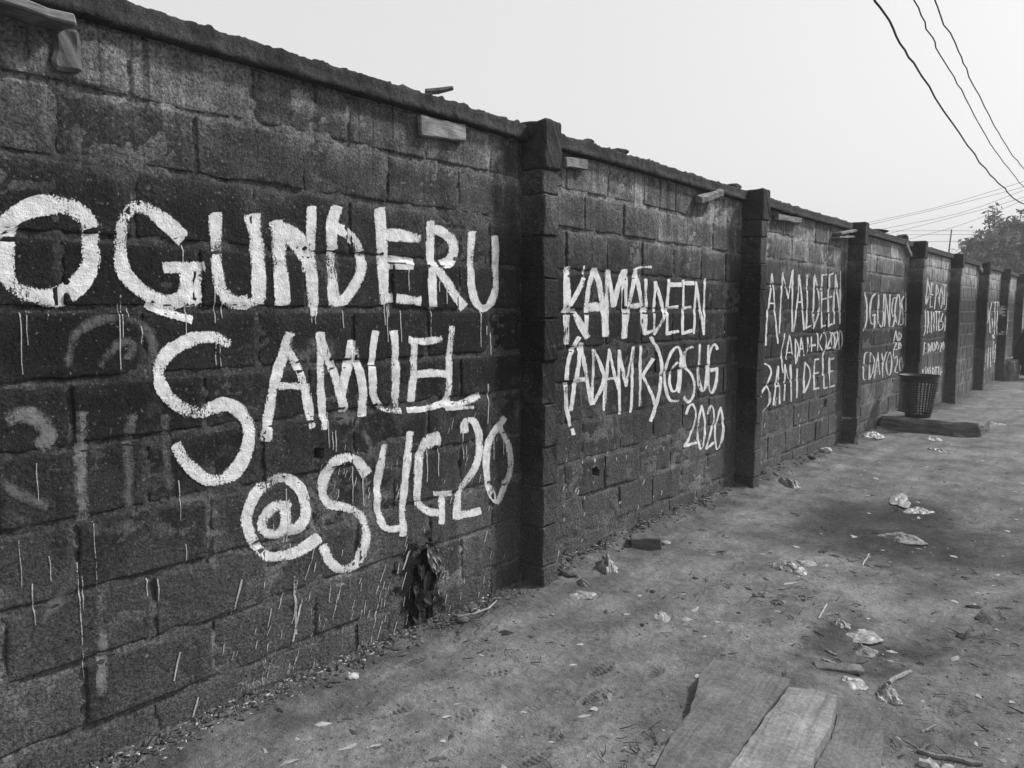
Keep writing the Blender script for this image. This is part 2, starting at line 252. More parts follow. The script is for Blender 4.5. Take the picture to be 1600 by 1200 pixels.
# ------------------------------------------------------------------ measured data (metres: wall data are y, z on the wall face)
LETTERS = [
 ('O','w',[[(0.813,1.71,0.0187,-0.0113),(0.833,1.747,0.0162,-0.0153),(0.871,1.786,0.0126,-0.0196),(0.915,1.819,0.008,-0.0232),(0.969,1.84,0.0021,-0.026),(1.019,1.845,-0.0062,-0.0271),(1.059,1.83,-0.0152,-0.0245),(1.089,1.803,-0.0234,-0.0164),(1.1,1.757,-0.0266,-0.0065),(1.1,1.701,-0.0268,-0.0016),(1.096,1.662,-0.0252,0.0071),(1.069,1.611,-0.02,0.0165),(1.026,1.571,-0.0121,0.0234),(0.974,1.549,-0.0023,0.0268),(0.925,1.553,0.0073,0.026),(0.883,1.573,0.015,0.0215),(0.857,1.609,0.0215,0.0118),(0.851,1.661,0.023,0.0031),(0.856,1.713,0.0228,-0.0005),(0.863,1.757,0.0227,-0.0011)]]),
 ('G','w',[[(1.414,1.773,0.019,0.0207),(1.368,1.81,0.0185,0.0206),(1.317,1.85,0.0156,0.0221),(1.276,1.865,0.0047,0.0249),(1.235,1.854,-0.0142,0.0178),(1.205,1.805,-0.0226,0.0057),(1.196,1.747,-0.024,-0.0002),(1.193,1.69,-0.0241,-0.0041),(1.203,1.638,-0.0221,-0.0121),(1.238,1.596,-0.0179,-0.0186),(1.281,1.564,-0.0137,-0.0221),(1.334,1.541,-0.0057,-0.0254),(1.385,1.547,0.009,-0.0241),(1.415,1.572,0.0175,-0.0193)],[(1.343,1.66,-0.0004,-0.0187),(1.409,1.665,0.0001,-0.019),(1.488,1.673,0.0006,-0.0193)],[(1.442,1.66,-0.0407,0.001),(1.435,1.598,-0.0408,0.0004),(1.433,1.542,-0.0409,-0.0004)],[(1.273,1.531,-0.0053,-0.0116),(1.339,1.504,-0.0047,-0.0121),(1.434,1.478,-0.0042,-0.0126)]]),
 ('U','w',[[(1.543,1.863,-0.0261,-0.0036),(1.544,1.759,-0.0262,-0.0028),(1.545,1.645,-0.0263,-0.0037),(1.56,1.582,-0.0238,-0.0122),(1.601,1.547,-0.0116,-0.0228),(1.659,1.544,-0.0027,-0.0251)],[(1.697,1.871,-0.0288,-0.0068),(1.712,1.77,-0.0293,-0.0047),(1.715,1.651,-0.0296,-0.002),(1.713,1.554,-0.0296,-0.0007)],[(1.58,1.548,-0.0046,-0.0198),(1.651,1.537,0.0001,-0.0204),(1.727,1.555,0.005,-0.0201)]]),
 ('N','w',[[(1.8,1.857,-0.0329,-0.0062),(1.812,1.743,-0.0332,-0.0048),(1.818,1.641,-0.0335,-0.0031),(1.821,1.545,-0.0337,-0.002)],[(1.816,1.835,-0.0206,-0.031),(1.872,1.812,-0.0265,-0.0287),(1.92,1.771,-0.0357,-0.0212),(1.96,1.699,-0.039,-0.017)],[(1.971,1.932,-0.0247,-0.0024),(1.964,1.766,-0.0248,-0.0021),(1.971,1.647,-0.0249,-0.0019),(1.972,1.531,-0.0251,-0.0008)],[(1.974,1.524,-0.0207,-0.0009),(1.974,1.495,-0.0208,-0.0008)]]),
 ('D','w',[[(2.098,1.945,-0.0276,0.0037),(2.071,1.874,-0.0283,0.0007),(2.065,1.773,-0.0287,-0.0022),(2.071,1.65,-0.0288,-0.0028),(2.081,1.548,-0.029,-0.0026)],[(2.096,1.861,-0.0131,-0.0211),(2.151,1.844,-0.0189,-0.0189),(2.206,1.796,-0.0264,-0.0126),(2.229,1.73,-0.0299,-0.0042),(2.222,1.67,-0.0287,0.0053),(2.183,1.609,-0.0248,0.0116),(2.134,1.56,-0.0148,0.0193),(2.074,1.554,-0.0024,0.0225)]]),
 ('E','w',[[(2.337,1.961,-0.0302,-0.0049),(2.347,1.852,-0.0305,-0.0036),(2.348,1.76,-0.0306,-0.0029),(2.356,1.659,-0.0308,-0.0025),(2.361,1.551,-0.031,-0.0015)],[(2.36,1.853,-0.002,-0.0255),(2.481,1.858,-0.0042,-0.0262),(2.586,1.852,-0.007,-0.0267)],[(2.333,1.751,-0.0025,-0.0139),(2.436,1.747,-0.0027,-0.0142),(2.539,1.742,-0.0029,-0.0145)],[(2.373,1.713,-0.0008,-0.0109),(2.533,1.715,-0.0008,-0.0113)],[(2.35,1.572,-0.0034,-0.0225),(2.454,1.566,-0.0034,-0.023),(2.576,1.559,-0.0033,-0.0236)]]),
 ('R','w',[[(2.667,1.935,-0.0267,-0.0016),(2.66,1.834,-0.0268,-0.0014),(2.659,1.736,-0.0268,-0.0013),(2.657,1.62,-0.0269,-0.0011),(2.663,1.53,-0.027,-0.0012)],[(2.667,1.905,-0.0067,-0.023),(2.743,1.9,-0.0143,-0.0223),(2.804,1.871,-0.0289,-0.0152),(2.826,1.82,-0.0349,-0.0026),(2.805,1.764,-0.027,0.0134),(2.735,1.738,-0.0142,0.0205)],[(2.668,1.732,-0.0227,-0.0142),(2.741,1.672,-0.0244,-0.0133),(2.813,1.598,-0.0251,-0.0132),(2.895,1.531,-0.0249,-0.0141)]]),
 ('U','w',[[(2.961,1.909,-0.0262,-0.001),(2.951,1.811,-0.0262,-0.0009),(2.949,1.723,-0.0262,-0.0014),(2.955,1.627,-0.026,-0.0033),(2.987,1.552,-0.0232,-0.0091),(3.045,1.523,-0.0001,-0.018),(3.103,1.553,0.0243,-0.0087),(3.137,1.631,0.028,-0.0016),(3.14,1.74,0.0282,0.0011),(3.141,1.822,0.0281,0.0018),(3.139,1.901,0.0281,0.0023)]]),
 ('S','w',[[(1.58,1.384,0.0116,0.021),(1.525,1.409,0.0056,0.0226),(1.457,1.41,-0.0031,0.0225),(1.398,1.393,-0.009,0.0205),(1.345,1.364,-0.0147,0.0167),(1.314,1.323,-0.0201,0.0096),(1.308,1.286,-0.0222,0.0008),(1.312,1.249,-0.0212,-0.0061),(1.333,1.21,-0.0179,-0.0127),(1.375,1.166,-0.013,-0.0179),(1.433,1.138,-0.0036,-0.0225),(1.494,1.141,0.0057,-0.0231),(1.551,1.157,0.0008,-0.0237),(1.6,1.137,-0.0147,-0.0189),(1.643,1.093,-0.0233,-0.0101),(1.659,1.036,-0.027,0.0019),(1.646,0.977,-0.0254,0.0107),(1.614,0.92,-0.022,0.0163),(1.569,0.88,-0.0138,0.0223),(1.504,0.87,-0.0006,0.0239),(1.457,0.892,0.0126,0.0184),(1.418,0.931,0.0175,0.0136),(1.38,0.982,0.0196,0.0103),(1.36,1.026,0.0207,0.008)]]),
 ('A','w',[[(1.851,1.419,-0.0228,0.0056),(1.826,1.344,-0.0224,0.0065),(1.793,1.263,-0.0218,0.0075),(1.765,1.195,-0.0221,0.0065),(1.751,1.13,-0.0224,0.0052),(1.738,1.068,-0.0223,0.0053),(1.726,0.997,-0.0223,0.0054)],[(1.837,1.358,-0.0184,-0.0087),(1.872,1.304,-0.0195,-0.0072),(1.903,1.234,-0.0206,-0.0054),(1.923,1.183,-0.0217,-0.0027),(1.931,1.127,-0.0221,-0.0008),(1.939,1.075,-0.0223,-0.0004),(1.945,1.023,-0.0224,0.0005)],[(1.796,1.207,0.0006,-0.0154),(1.861,1.205,-0.0005,-0.0156),(1.941,1.196,-0.0015,-0.0158)]]),
 ('M','w',[[(2.004,1.414,-0.0211,-0.0004),(2.006,1.337,-0.0212,0.0007),(2.001,1.25,-0.0212,0.0017),(1.997,1.177,-0.0212,0.0015),(1.999,1.157,-0.0212,0.0),(2.004,1.098,-0.0213,0.0004),(2.011,1.012,-0.0214,0.0008)],[(2.011,1.373,-0.0218,-0.0058),(2.045,1.291,-0.0221,-0.0057),(2.079,1.215,-0.0228,-0.0045),(2.098,1.146,-0.0233,-0.0033),(2.109,1.118,-0.0236,-0.0026),(2.116,1.079,-0.0241,-0.0007)],[(2.167,1.376,-0.0244,0.0033),(2.154,1.309,-0.0241,0.0048),(2.126,1.22,-0.0237,0.0058),(2.1,1.131,-0.0235,0.0061)],[(2.169,1.368,-0.0222,-0.0038),(2.194,1.284,-0.0226,-0.0031),(2.216,1.198,-0.0231,-0.002),(2.227,1.135,-0.0236,0.0008),(2.221,1.108,-0.0235,0.0028),(2.221,1.046,-0.0236,0.0022)]]),
 ('U','w',[[(2.302,1.415,-0.0199,0.0029),(2.284,1.334,-0.0199,0.0024),(2.279,1.272,-0.0201,0.0009),(2.282,1.154,-0.0201,0.0009),(2.285,1.126,-0.0189,-0.0041),(2.314,1.084,-0.0145,-0.01),(2.371,1.053,-0.0058,-0.0149),(2.449,1.042,-0.0012,-0.0162)],[(2.414,1.412,-0.0233,-0.0006),(2.42,1.32,-0.0234,0.0002),(2.423,1.184,-0.0235,0.0017),(2.416,1.139,-0.0235,0.0023),(2.416,1.054,-0.0236,0.002)]]),
 ('E','w',[[(2.544,1.377,-0.0236,0.0006),(2.543,1.299,-0.0236,0.0017),(2.531,1.176,-0.0235,0.0029),(2.526,1.147,-0.0234,0.0034),(2.518,1.085,-0.0234,0.0035)],[(2.511,1.374,-0.0025,-0.0169),(2.607,1.364,0.0004,-0.0175),(2.731,1.372,0.0029,-0.0178)],[(2.542,1.207,0.0018,-0.0182),(2.675,1.207,0.0,-0.0187),(2.766,1.194,-0.0031,-0.0187)],[(2.493,1.04,0.0015,-0.0133),(2.632,1.037,0.0033,-0.0137),(2.74,1.051,0.0057,-0.0138)]]),
 ('L','w',[[(2.802,1.43,-0.0235,0.002),(2.78,1.297,-0.0235,0.0019),(2.778,1.159,-0.0236,0.0021),(2.772,1.119,-0.0234,0.0034),(2.762,1.055,-0.0234,0.0037)],[(2.74,1.045,-0.0002,-0.0173),(2.853,1.035,0.0061,-0.0178),(3.005,1.068,0.0111,-0.0176)],[(2.752,1.023,0.0005,-0.0109),(2.958,1.01,0.0006,-0.0114)]]),
 ('at sign','w',[[(1.82,0.698,0.0159,0.0156),(1.792,0.721,0.0016,0.0227),(1.744,0.715,-0.0151,0.0209),(1.705,0.679,-0.0224,0.0139),(1.7,0.641,-0.0231,-0.0039),(1.732,0.611,-0.0061,-0.0209),(1.78,0.607,0.0156,-0.0215),(1.806,0.646,0.0256,-0.0095),(1.804,0.705,0.0261,-0.0031),(1.801,0.727,0.0258,-0.0013)],[(1.801,0.611,0.0028,-0.0221),(1.859,0.605,0.0111,-0.022),(1.899,0.634,0.0229,-0.0144),(1.91,0.683,0.0258,-0.0044),(1.898,0.745,0.0237,0.0045),(1.861,0.795,0.017,0.0134),(1.812,0.827,0.0063,0.0199),(1.765,0.832,-0.0078,0.0212),(1.701,0.809,-0.0142,0.0187),(1.662,0.775,-0.0194,0.014),(1.637,0.724,-0.0216,0.0094),(1.63,0.677,-0.0223,0.0021),(1.648,0.618,-0.021,-0.0037),(1.677,0.562,-0.0178,-0.0096),(1.721,0.521,-0.008,-0.0184),(1.785,0.503,0.0023,-0.0222),(1.852,0.503,0.0091,-0.0227),(1.912,0.518,0.0135,-0.0221),(1.97,0.539,0.0151,-0.0219)]]),
 ('S','w',[[(2.239,0.776,0.0235,0.0098),(2.189,0.839,0.0187,0.0144),(2.131,0.867,0.0028,0.0218),(2.075,0.864,-0.0146,0.0204),(2.028,0.826,-0.0226,0.0143),(2.001,0.771,-0.0255,0.0081),(2.002,0.718,-0.025,-0.0019),(2.033,0.674,-0.0132,-0.0168),(2.116,0.643,-0.009,-0.0196),(2.183,0.603,-0.019,-0.0134),(2.223,0.545,-0.0277,-0.001),(2.227,0.476,-0.0288,0.0094),(2.2,0.41,-0.0257,0.0165),(2.148,0.367,-0.0157,0.023),(2.081,0.372,0.0067,0.0203),(2.026,0.422,0.0214,0.0081),(1.992,0.496,0.0238,0.0037)]]),
 ('U','w',[[(2.346,0.892,-0.0214,0.0064),(2.324,0.819,-0.0214,0.0059),(2.303,0.701,-0.0215,0.0051),(2.299,0.605,-0.0215,0.0024),(2.325,0.522,-0.0192,-0.0044),(2.37,0.49,-0.0044,-0.0161),(2.441,0.48,0.0022,-0.018)],[(2.506,0.929,-0.0255,0.0051),(2.491,0.835,-0.0254,0.0057),(2.469,0.705,-0.0253,0.0063),(2.454,0.591,-0.0253,0.0057),(2.451,0.444,-0.0254,0.0058)]]),
 ('G','w',[[(2.683,0.855,0.0263,-0.0054),(2.689,0.898,0.0159,0.0134),(2.63,0.89,-0.0166,0.0164),(2.585,0.847,-0.0236,0.0101),(2.56,0.774,-0.025,0.006),(2.551,0.657,-0.0252,0.0047),(2.555,0.579,-0.023,-0.0035),(2.624,0.524,-0.0105,-0.0154),(2.715,0.497,-0.0038,-0.0185)],[(2.612,0.856,0.0233,-0.0221),(2.677,0.89,0.024,-0.0222)],[(2.722,0.6,-0.0234,0.0045),(2.718,0.446,-0.0234,0.0053)],[(2.661,0.604,0.0004,-0.0158),(2.791,0.583,0.0005,-0.0162)]]),
 ('2','w',[[(2.89,0.89,0.0261,-0.0038),(2.894,0.944,0.0224,-0.0117),(2.944,0.945,-0.0141,-0.0139),(2.99,0.892,-0.0254,-0.0035),(3.01,0.816,-0.0274,0.0036),(2.989,0.727,-0.0262,0.0089),(2.942,0.66,-0.0233,0.0128),(2.862,0.592,-0.0232,0.0123),(2.835,0.534,-0.0255,0.0076),(2.828,0.449,-0.0257,0.0064)],[(2.819,0.457,0.0053,-0.0197),(2.9,0.452,0.0054,-0.02),(3.015,0.444,0.0056,-0.0205)]]),
 ('0','w',[[(3.217,0.923,-0.0232,0.0143),(3.137,0.865,-0.0242,0.013),(3.08,0.797,-0.027,0.0089),(3.061,0.706,-0.028,0.005),(3.068,0.602,-0.0278,0.0017),(3.107,0.51,-0.0262,-0.0029),(3.147,0.468,0.013,-0.0197),(3.194,0.522,0.0269,-0.0129),(3.251,0.6,0.0293,-0.0095),(3.263,0.695,0.0302,-0.0037),(3.239,0.795,0.0283,0.0025),(3.173,0.88,0.0254,0.0063)]]),
 ('K','w',[[(3.8,1.767,-0.0347,-0.0006),(3.791,1.648,-0.0347,-0.0003),(3.791,1.505,-0.0349,0.0002),(3.79,1.318,-0.035,0.0013)],[(3.971,1.711,-0.0239,0.0054),(3.899,1.622,-0.0229,0.0064),(3.824,1.548,-0.0217,0.0073)],[(3.977,1.785,-0.0097,-0.0004),(3.979,1.662,-0.0097,-0.0002)],[(3.853,1.52,-0.0279,-0.0091),(3.936,1.436,-0.0288,-0.0087),(4.023,1.348,-0.0298,-0.0083)]]),
 ('A','w',[[(4.091,1.77,-0.0246,0.0028),(4.039,1.664,-0.0248,0.0018),(4.016,1.525,-0.025,0.001),(4.004,1.376,-0.025,0.0013)],[(4.091,1.765,-0.0287,-0.0073),(4.158,1.677,-0.0307,-0.0049),(4.2,1.536,-0.0319,-0.0022),(4.234,1.356,-0.0325,-0.0008)],[(4.023,1.537,0.0004,-0.0258),(4.179,1.538,0.0005,-0.0265)]]),
 ('M','w',[[(4.25,1.766,-0.0287,-0.0007),(4.244,1.608,-0.0288,-0.0003),(4.249,1.366,-0.0289,0.0006)],[(4.264,1.757,-0.0284,-0.0035),(4.333,1.547,-0.0292,-0.0027)],[(4.448,1.764,-0.0269,0.0041),(4.38,1.662,-0.0269,0.0035),(4.333,1.547,-0.027,0.0031)],[(4.462,1.775,-0.0357,-0.0014),(4.466,1.611,-0.0359,-0.0006),(4.473,1.339,-0.0362,0.0009)]]),
 ('A','w',[[(4.608,1.781,-0.0272,0.0017),(4.545,1.612,-0.027,0.0019),(4.485,1.366,-0.0267,0.0025)],[(4.608,1.775,-0.0272,-0.0036),(4.674,1.614,-0.028,-0.0025),(4.744,1.355,-0.0288,-0.0011)],[(4.536,1.546,0.0006,-0.0204),(4.687,1.547,0.0007,-0.0209)],[(4.582,1.787,0.0065,-0.0077),(4.668,1.808,0.0034,-0.0084),(4.818,1.819,0.0014,-0.0088)]]),
 ('L','w',[[(4.749,1.728,-0.0223,-0.0006),(4.751,1.527,-0.0223,0.0001),(4.753,1.354,-0.0224,0.0006)],[(4.737,1.353,0.008,-0.0106),(4.873,1.375,0.0084,-0.0108)]]),
 ('D','w',[[(4.886,1.713,-0.0208,-0.0001),(4.872,1.527,-0.0208,0.0003),(4.876,1.346,-0.0209,0.0005)],[(4.886,1.713,-0.0221,-0.0038),(4.983,1.562,-0.0233,-0.0025),(5.004,1.464,-0.0233,0.0031),(4.876,1.352,-0.0205,0.006)]]),
 ('E','w',[[(5.09,1.739,-0.0196,0.0002),(5.059,1.528,-0.0195,0.0005),(5.059,1.342,-0.0196,0.0006)],[(5.092,1.702,0.0006,-0.015),(5.283,1.707,0.0007,-0.0154)],[(5.074,1.533,0.0035,-0.0115),(5.231,1.543,0.0037,-0.0117)],[(5.04,1.345,0.0054,-0.0115),(5.257,1.361,0.0057,-0.0118)]]),
 ('E','w',[[(5.318,1.738,-0.0208,-0.0004),(5.317,1.529,-0.0209,0.0001),(5.32,1.342,-0.021,0.0006)],[(5.313,1.72,0.0006,-0.0143),(5.5,1.725,0.0007,-0.0146)],[(5.317,1.533,0.0044,-0.0119),(5.46,1.544,0.0046,-0.0121)],[(5.31,1.341,0.0084,-0.0117),(5.485,1.363,0.0089,-0.0119)]]),
 ('N','w',[[(5.533,1.732,-0.0193,-0.0),(5.515,1.529,-0.0193,0.0003),(5.514,1.341,-0.0193,0.0006)],[(5.534,1.714,-0.0217,-0.002),(5.591,1.567,-0.0221,-0.0016),(5.677,1.347,-0.0227,-0.001)],[(5.689,1.762,-0.0172,-0.0002),(5.678,1.53,-0.0172,0.0002),(5.678,1.328,-0.0173,0.0006)]]),
 ('bracket','w',[[(3.924,1.348,-0.0186,0.006),(3.852,1.272,-0.0192,0.0049),(3.803,1.167,-0.0199,0.0028),(3.796,1.041,-0.0201,0.0013),(3.814,0.912,-0.0201,0.0003),(3.855,0.809,-0.02,-0.0005),(3.88,0.754,-0.0201,-0.0006)]]),
 ('A','w',[[(3.952,1.308,-0.0209,0.0023),(3.909,1.122,-0.0207,0.003),(3.854,0.906,-0.0204,0.0038)],[(3.956,1.298,-0.0206,-0.0018),(4.011,1.155,-0.0212,-0.001),(4.065,0.979,-0.0216,-0.0003),(4.088,0.921,-0.0216,-0.0006)],[(3.875,1.082,0.0053,-0.0159),(4.034,1.088,0.0056,-0.0163)]]),
 ('D','w',[[(4.097,1.265,-0.0184,0.0008),(4.098,1.11,-0.0185,0.0014),(4.088,0.921,-0.0185,0.0021)],[(4.101,1.262,-0.0184,-0.0039),(4.196,1.145,-0.0198,-0.0025),(4.227,1.055,-0.0207,0.004),(4.103,0.92,-0.0185,0.0066)]]),
 ('A','w',[[(4.287,1.26,-0.0175,0.0016),(4.252,1.058,-0.0174,0.0021),(4.229,0.866,-0.0174,0.0024)],[(4.291,1.25,-0.0172,-0.0012),(4.354,1.094,-0.0175,-0.0011),(4.406,0.994,-0.0176,-0.0012)],[(4.252,1.066,0.0026,-0.0085),(4.405,1.069,0.0027,-0.0087)]]),
 ('M','w',[[(4.406,1.25,-0.0162,0.0005),(4.415,1.047,-0.0163,0.001),(4.429,0.824,-0.0165,0.0015)],[(4.415,1.239,-0.0179,-0.0012),(4.509,1.005,-0.0185,-0.0006)],[(4.593,1.26,-0.0169,0.0022),(4.509,1.005,-0.0166,0.0028)],[(4.602,1.265,-0.0172,0.0011),(4.583,1.035,-0.0172,0.0016),(4.572,0.821,-0.0172,0.0021)]]),
 ('K','w',[[(4.698,1.267,-0.0177,0.0009),(4.691,1.05,-0.0177,0.0013),(4.697,0.853,-0.0178,0.0017)],[(4.873,1.17,-0.0217,0.0079),(4.779,1.101,-0.0213,0.0079),(4.718,1.054,-0.021,0.0079)],[(4.731,1.053,-0.0199,-0.0037),(4.854,0.924,-0.0212,-0.0028),(4.908,0.845,-0.0223,-0.0016)]]),
 ('bracket','w',[[(4.831,1.325,-0.0219,-0.0054),(4.936,1.23,-0.0241,-0.0036),(4.993,1.123,-0.0264,0.0004),(4.984,0.984,-0.0264,0.0035),(4.932,0.836,-0.0255,0.0056),(4.856,0.73,-0.0244,0.0069)]]),
 ('at sign','w',[[(5.236,1.128,-0.0179,0.008),(5.161,1.09,-0.0213,0.0051),(5.128,0.997,-0.0225,0.0016),(5.168,0.92,-0.017,-0.0057),(5.245,0.926,0.0215,-0.0061),(5.279,1.035,0.0234,-0.0027),(5.292,1.156,0.0235,-0.0019)],[(5.272,0.902,0.0233,-0.0034),(5.305,1.033,0.0236,-0.0024),(5.307,1.155,0.0235,-0.0001),(5.257,1.241,0.0148,0.0077),(5.156,1.221,-0.0173,0.0077),(5.084,1.154,-0.0214,0.0041),(5.049,1.05,-0.022,0.002),(5.068,0.942,-0.0216,-0.0007),(5.146,0.852,-0.0151,-0.0066),(5.28,0.833,-0.0022,-0.0107)]]),
 ('S','w',[[(5.491,1.236,-0.0118,0.0103),(5.376,1.213,-0.0221,0.0053),(5.363,1.103,-0.0232,-0.0013),(5.48,1.022,-0.0216,-0.0039),(5.544,0.943,-0.0251,0.0009),(5.522,0.844,-0.0237,0.006),(5.435,0.812,-0.0005,0.0113),(5.352,0.859,0.0172,0.0061)]]),
 ('U','w',[[(5.608,1.248,-0.0227,0.0011),(5.603,1.015,-0.0227,0.001),(5.661,0.881,-0.0203,-0.0031),(5.726,0.904,0.023,-0.0042),(5.75,1.057,0.0235,-0.002),(5.758,1.236,0.0235,-0.0012)]]),
 ('G','w',[[(5.934,1.204,0.0252,0.0037),(5.895,1.242,0.0032,0.0115),(5.827,1.215,-0.0245,0.006),(5.773,1.133,-0.0264,0.003),(5.762,1.005,-0.0266,0.0014),(5.801,0.885,-0.0261,-0.0007),(5.851,0.848,0.0169,-0.0108),(5.92,0.915,0.0272,-0.0045),(5.932,1.027,0.0277,-0.0025)],[(5.811,1.033,0.0074,-0.0131),(5.956,1.039,0.0077,-0.0133)]]),
 ('2','w',[[(5.407,0.723,0.0178,-0.005),(5.451,0.773,0.0157,-0.0067),(5.519,0.784,-0.0129,-0.0053),(5.567,0.713,-0.0198,0.002),(5.528,0.59,-0.0187,0.0051),(5.383,0.47,-0.0171,0.0063)],[(5.375,0.471,0.0073,-0.0111),(5.596,0.473,0.0078,-0.0115)]]),
 ('0','w',[[(5.676,0.76,-0.017,0.0034),(5.624,0.656,-0.0171,0.0029),(5.616,0.528,-0.0172,0.0017),(5.665,0.412,-0.0102,-0.0048),(5.735,0.474,0.0175,-0.0038),(5.745,0.604,0.0177,-0.0015),(5.676,0.76,0.0171,-0.0002)]]),
 ('2','w',[[(5.797,0.683,0.0173,-0.004),(5.839,0.745,0.0102,-0.0076),(5.89,0.7,-0.0182,0.0008),(5.893,0.587,-0.0182,0.0035),(5.774,0.397,-0.0174,0.0045)],[(5.774,0.397,0.0125,-0.0084),(5.924,0.43,0.013,-0.0085)]]),
 ('0','w',[[(6.025,0.713,-0.0185,0.0038),(5.954,0.593,-0.0185,0.0034),(5.94,0.475,-0.0187,0.0021),(5.983,0.364,-0.0077,-0.0062),(6.074,0.43,0.0189,-0.0044),(6.095,0.564,0.0193,-0.0018),(6.025,0.713,0.0186,-0.0004)]]),
 ('A','w',[[(7.075,1.855,-0.019,-0.0002),(7.056,1.702,-0.019,0.0003),(7.01,1.501,-0.0188,0.0005),(7.003,1.2,-0.0189,0.0009)],[(7.075,1.855,-0.0187,-0.0017),(7.153,1.692,-0.0192,-0.0011),(7.203,1.489,-0.0195,-0.0005),(7.294,1.209,-0.02,-0.0)],[(7.05,1.584,0.0006,-0.0071),(7.179,1.585,0.0006,-0.0072)]]),
 ('M','w',[[(7.368,1.878,-0.0202,-0.0004),(7.353,1.671,-0.0202,0.0),(7.336,1.305,-0.0203,0.0008)],[(7.37,1.866,-0.0196,-0.0024),(7.546,1.638,-0.0203,-0.002)],[(7.627,1.901,-0.0212,0.0002),(7.546,1.638,-0.021,0.0008)],[(7.644,1.914,-0.0214,-0.0007),(7.649,1.677,-0.0215,-0.0003),(7.685,1.311,-0.0218,0.0004)]]),
 ('A','w',[[(7.831,1.871,-0.0223,-0.0002),(7.801,1.616,-0.0222,0.0005),(7.721,1.31,-0.0218,0.0014)],[(7.831,1.871,-0.0221,-0.0016),(7.932,1.617,-0.0226,-0.0009),(8.02,1.324,-0.0232,-0.0001)],[(7.821,1.603,0.0008,-0.0077),(7.933,1.604,0.0008,-0.0077)]]),
 ('L','w',[[(8.058,1.879,-0.0233,-0.0008),(8.093,1.553,-0.0235,0.0001),(8.077,1.336,-0.0235,0.0009)],[(8.058,1.336,0.0112,-0.0073),(8.253,1.366,0.0117,-0.0074)]]),
 ('D','w',[[(8.297,1.888,-0.0244,-0.0006),(8.293,1.554,-0.0245,0.0002),(8.297,1.332,-0.0246,0.0007)],[(8.297,1.888,-0.0237,-0.0024),(8.443,1.69,-0.0249,-0.0013),(8.463,1.521,-0.0251,0.0013),(8.297,1.332,-0.0236,0.0029)]]),
 ('E','w',[[(8.525,1.896,-0.0255,-0.0008),(8.569,1.335,-0.0258,0.0005)],[(8.504,1.895,0.0037,-0.008),(8.696,1.909,0.0039,-0.0081)],[(8.534,1.637,0.0071,-0.0079),(8.705,1.653,0.0074,-0.008)],[(8.568,1.348,0.008,-0.0081),(8.719,1.36,0.0083,-0.0082)]]),
 ('E','w',[[(8.763,1.905,-0.0266,-0.0008),(8.787,1.345,-0.0269,0.0006)],[(8.763,1.905,0.0128,-0.007),(8.895,1.931,0.0131,-0.007)],[(8.771,1.661,0.0094,-0.0078),(8.904,1.677,0.0097,-0.0079)],[(8.786,1.352,0.0129,-0.0077),(8.92,1.372,0.0133,-0.0078)]]),
 ('N','w',[[(8.966,1.912,-0.0276,-0.0008),(8.988,1.378,-0.0279,0.0006)],[(8.966,1.912,-0.0272,-0.0021),(9.211,1.485,-0.0285,-0.0011)],[(9.173,1.955,-0.0286,-0.001),(9.225,1.375,-0.0291,0.0004)]]),
 ('bracket','w',[[(7.491,1.296,-0.0205,0.0021),(7.402,1.137,-0.0205,0.0017),(7.416,0.987,-0.0206,0.0007),(7.456,0.916,-0.0204,-0.0001)]]),
 ('A','w',[[(7.616,1.274,-0.0177,0.0015),(7.573,1.168,-0.0176,0.0016),(7.532,1.038,-0.0175,0.0017)],[(7.616,1.274,-0.0177,-0.0004),(7.707,1.081,-0.018,-0.0001)],[(7.561,1.106,0.0006,-0.0063),(7.705,1.1,0.0006,-0.0064)]]),
 ('D','w',[[(7.784,1.232,-0.0185,0.0005),(7.806,1.005,-0.0187,0.0009)],[(7.784,1.232,-0.0174,-0.0016),(7.887,1.131,-0.0189,0.0007),(7.808,0.986,-0.0184,0.0023)]]),
 ('A','w',[[(7.952,1.24,-0.0191,0.0012),(7.913,1.059,-0.019,0.0015)],[(7.952,1.24,-0.0187,-0.0007),(8.067,1.058,-0.0192,-0.0004)],[(7.925,1.13,0.0007,-0.0066),(8.041,1.126,0.0007,-0.0066)]]),
 ('M','w',[[(8.127,1.236,-0.0198,0.0008),(8.125,1.076,-0.0199,0.0011)],[(8.127,1.236,-0.0192,-0.0009),(8.197,1.14,0.007,-0.0066),(8.246,1.246,-0.0187,-0.0019),(8.264,1.084,-0.0204,0.0008)]]),
 ('dash','w',[[(8.277,1.151,0.0075,-0.0115),(8.389,1.154,0.0076,-0.0117)]]),
 ('K','w',[[(8.449,1.275,-0.0211,0.0005),(8.47,1.089,-0.0212,0.0008)],[(8.577,1.265,-0.0206,0.0028),(8.482,1.171,-0.0202,0.003)],[(8.482,1.171,-0.0186,-0.0025),(8.62,1.083,-0.0191,-0.0024)]]),
 ('bracket','w',[[(8.66,1.298,-0.0211,-0.0012),(8.737,1.205,-0.0221,0.0001),(8.728,1.1,-0.022,0.002),(8.651,1.005,-0.0213,0.0029)]]),
 ('2','w',[[(8.751,1.275,0.0146,-0.0075),(8.861,1.294,-0.0166,-0.0062),(8.891,1.237,-0.0272,0.0022),(8.772,1.106,-0.0259,0.0035)],[(8.772,1.098,0.0095,-0.0084),(8.907,1.108,0.0097,-0.0085)]]),
 ('0','w',[[(8.955,1.271,-0.023,0.0014),(8.923,1.164,-0.0229,0.0004),(9.001,1.09,0.0156,-0.0061),(9.058,1.197,0.0235,-0.0006),(8.977,1.278,0.0221,0.0014)]]),
 ('2','w',[[(9.061,1.262,0.0183,-0.0052),(9.14,1.289,-0.0203,-0.0032),(9.163,1.208,-0.0239,0.0017),(9.072,1.087,-0.0235,0.0002),(9.215,1.082,0.001,-0.0074)]]),
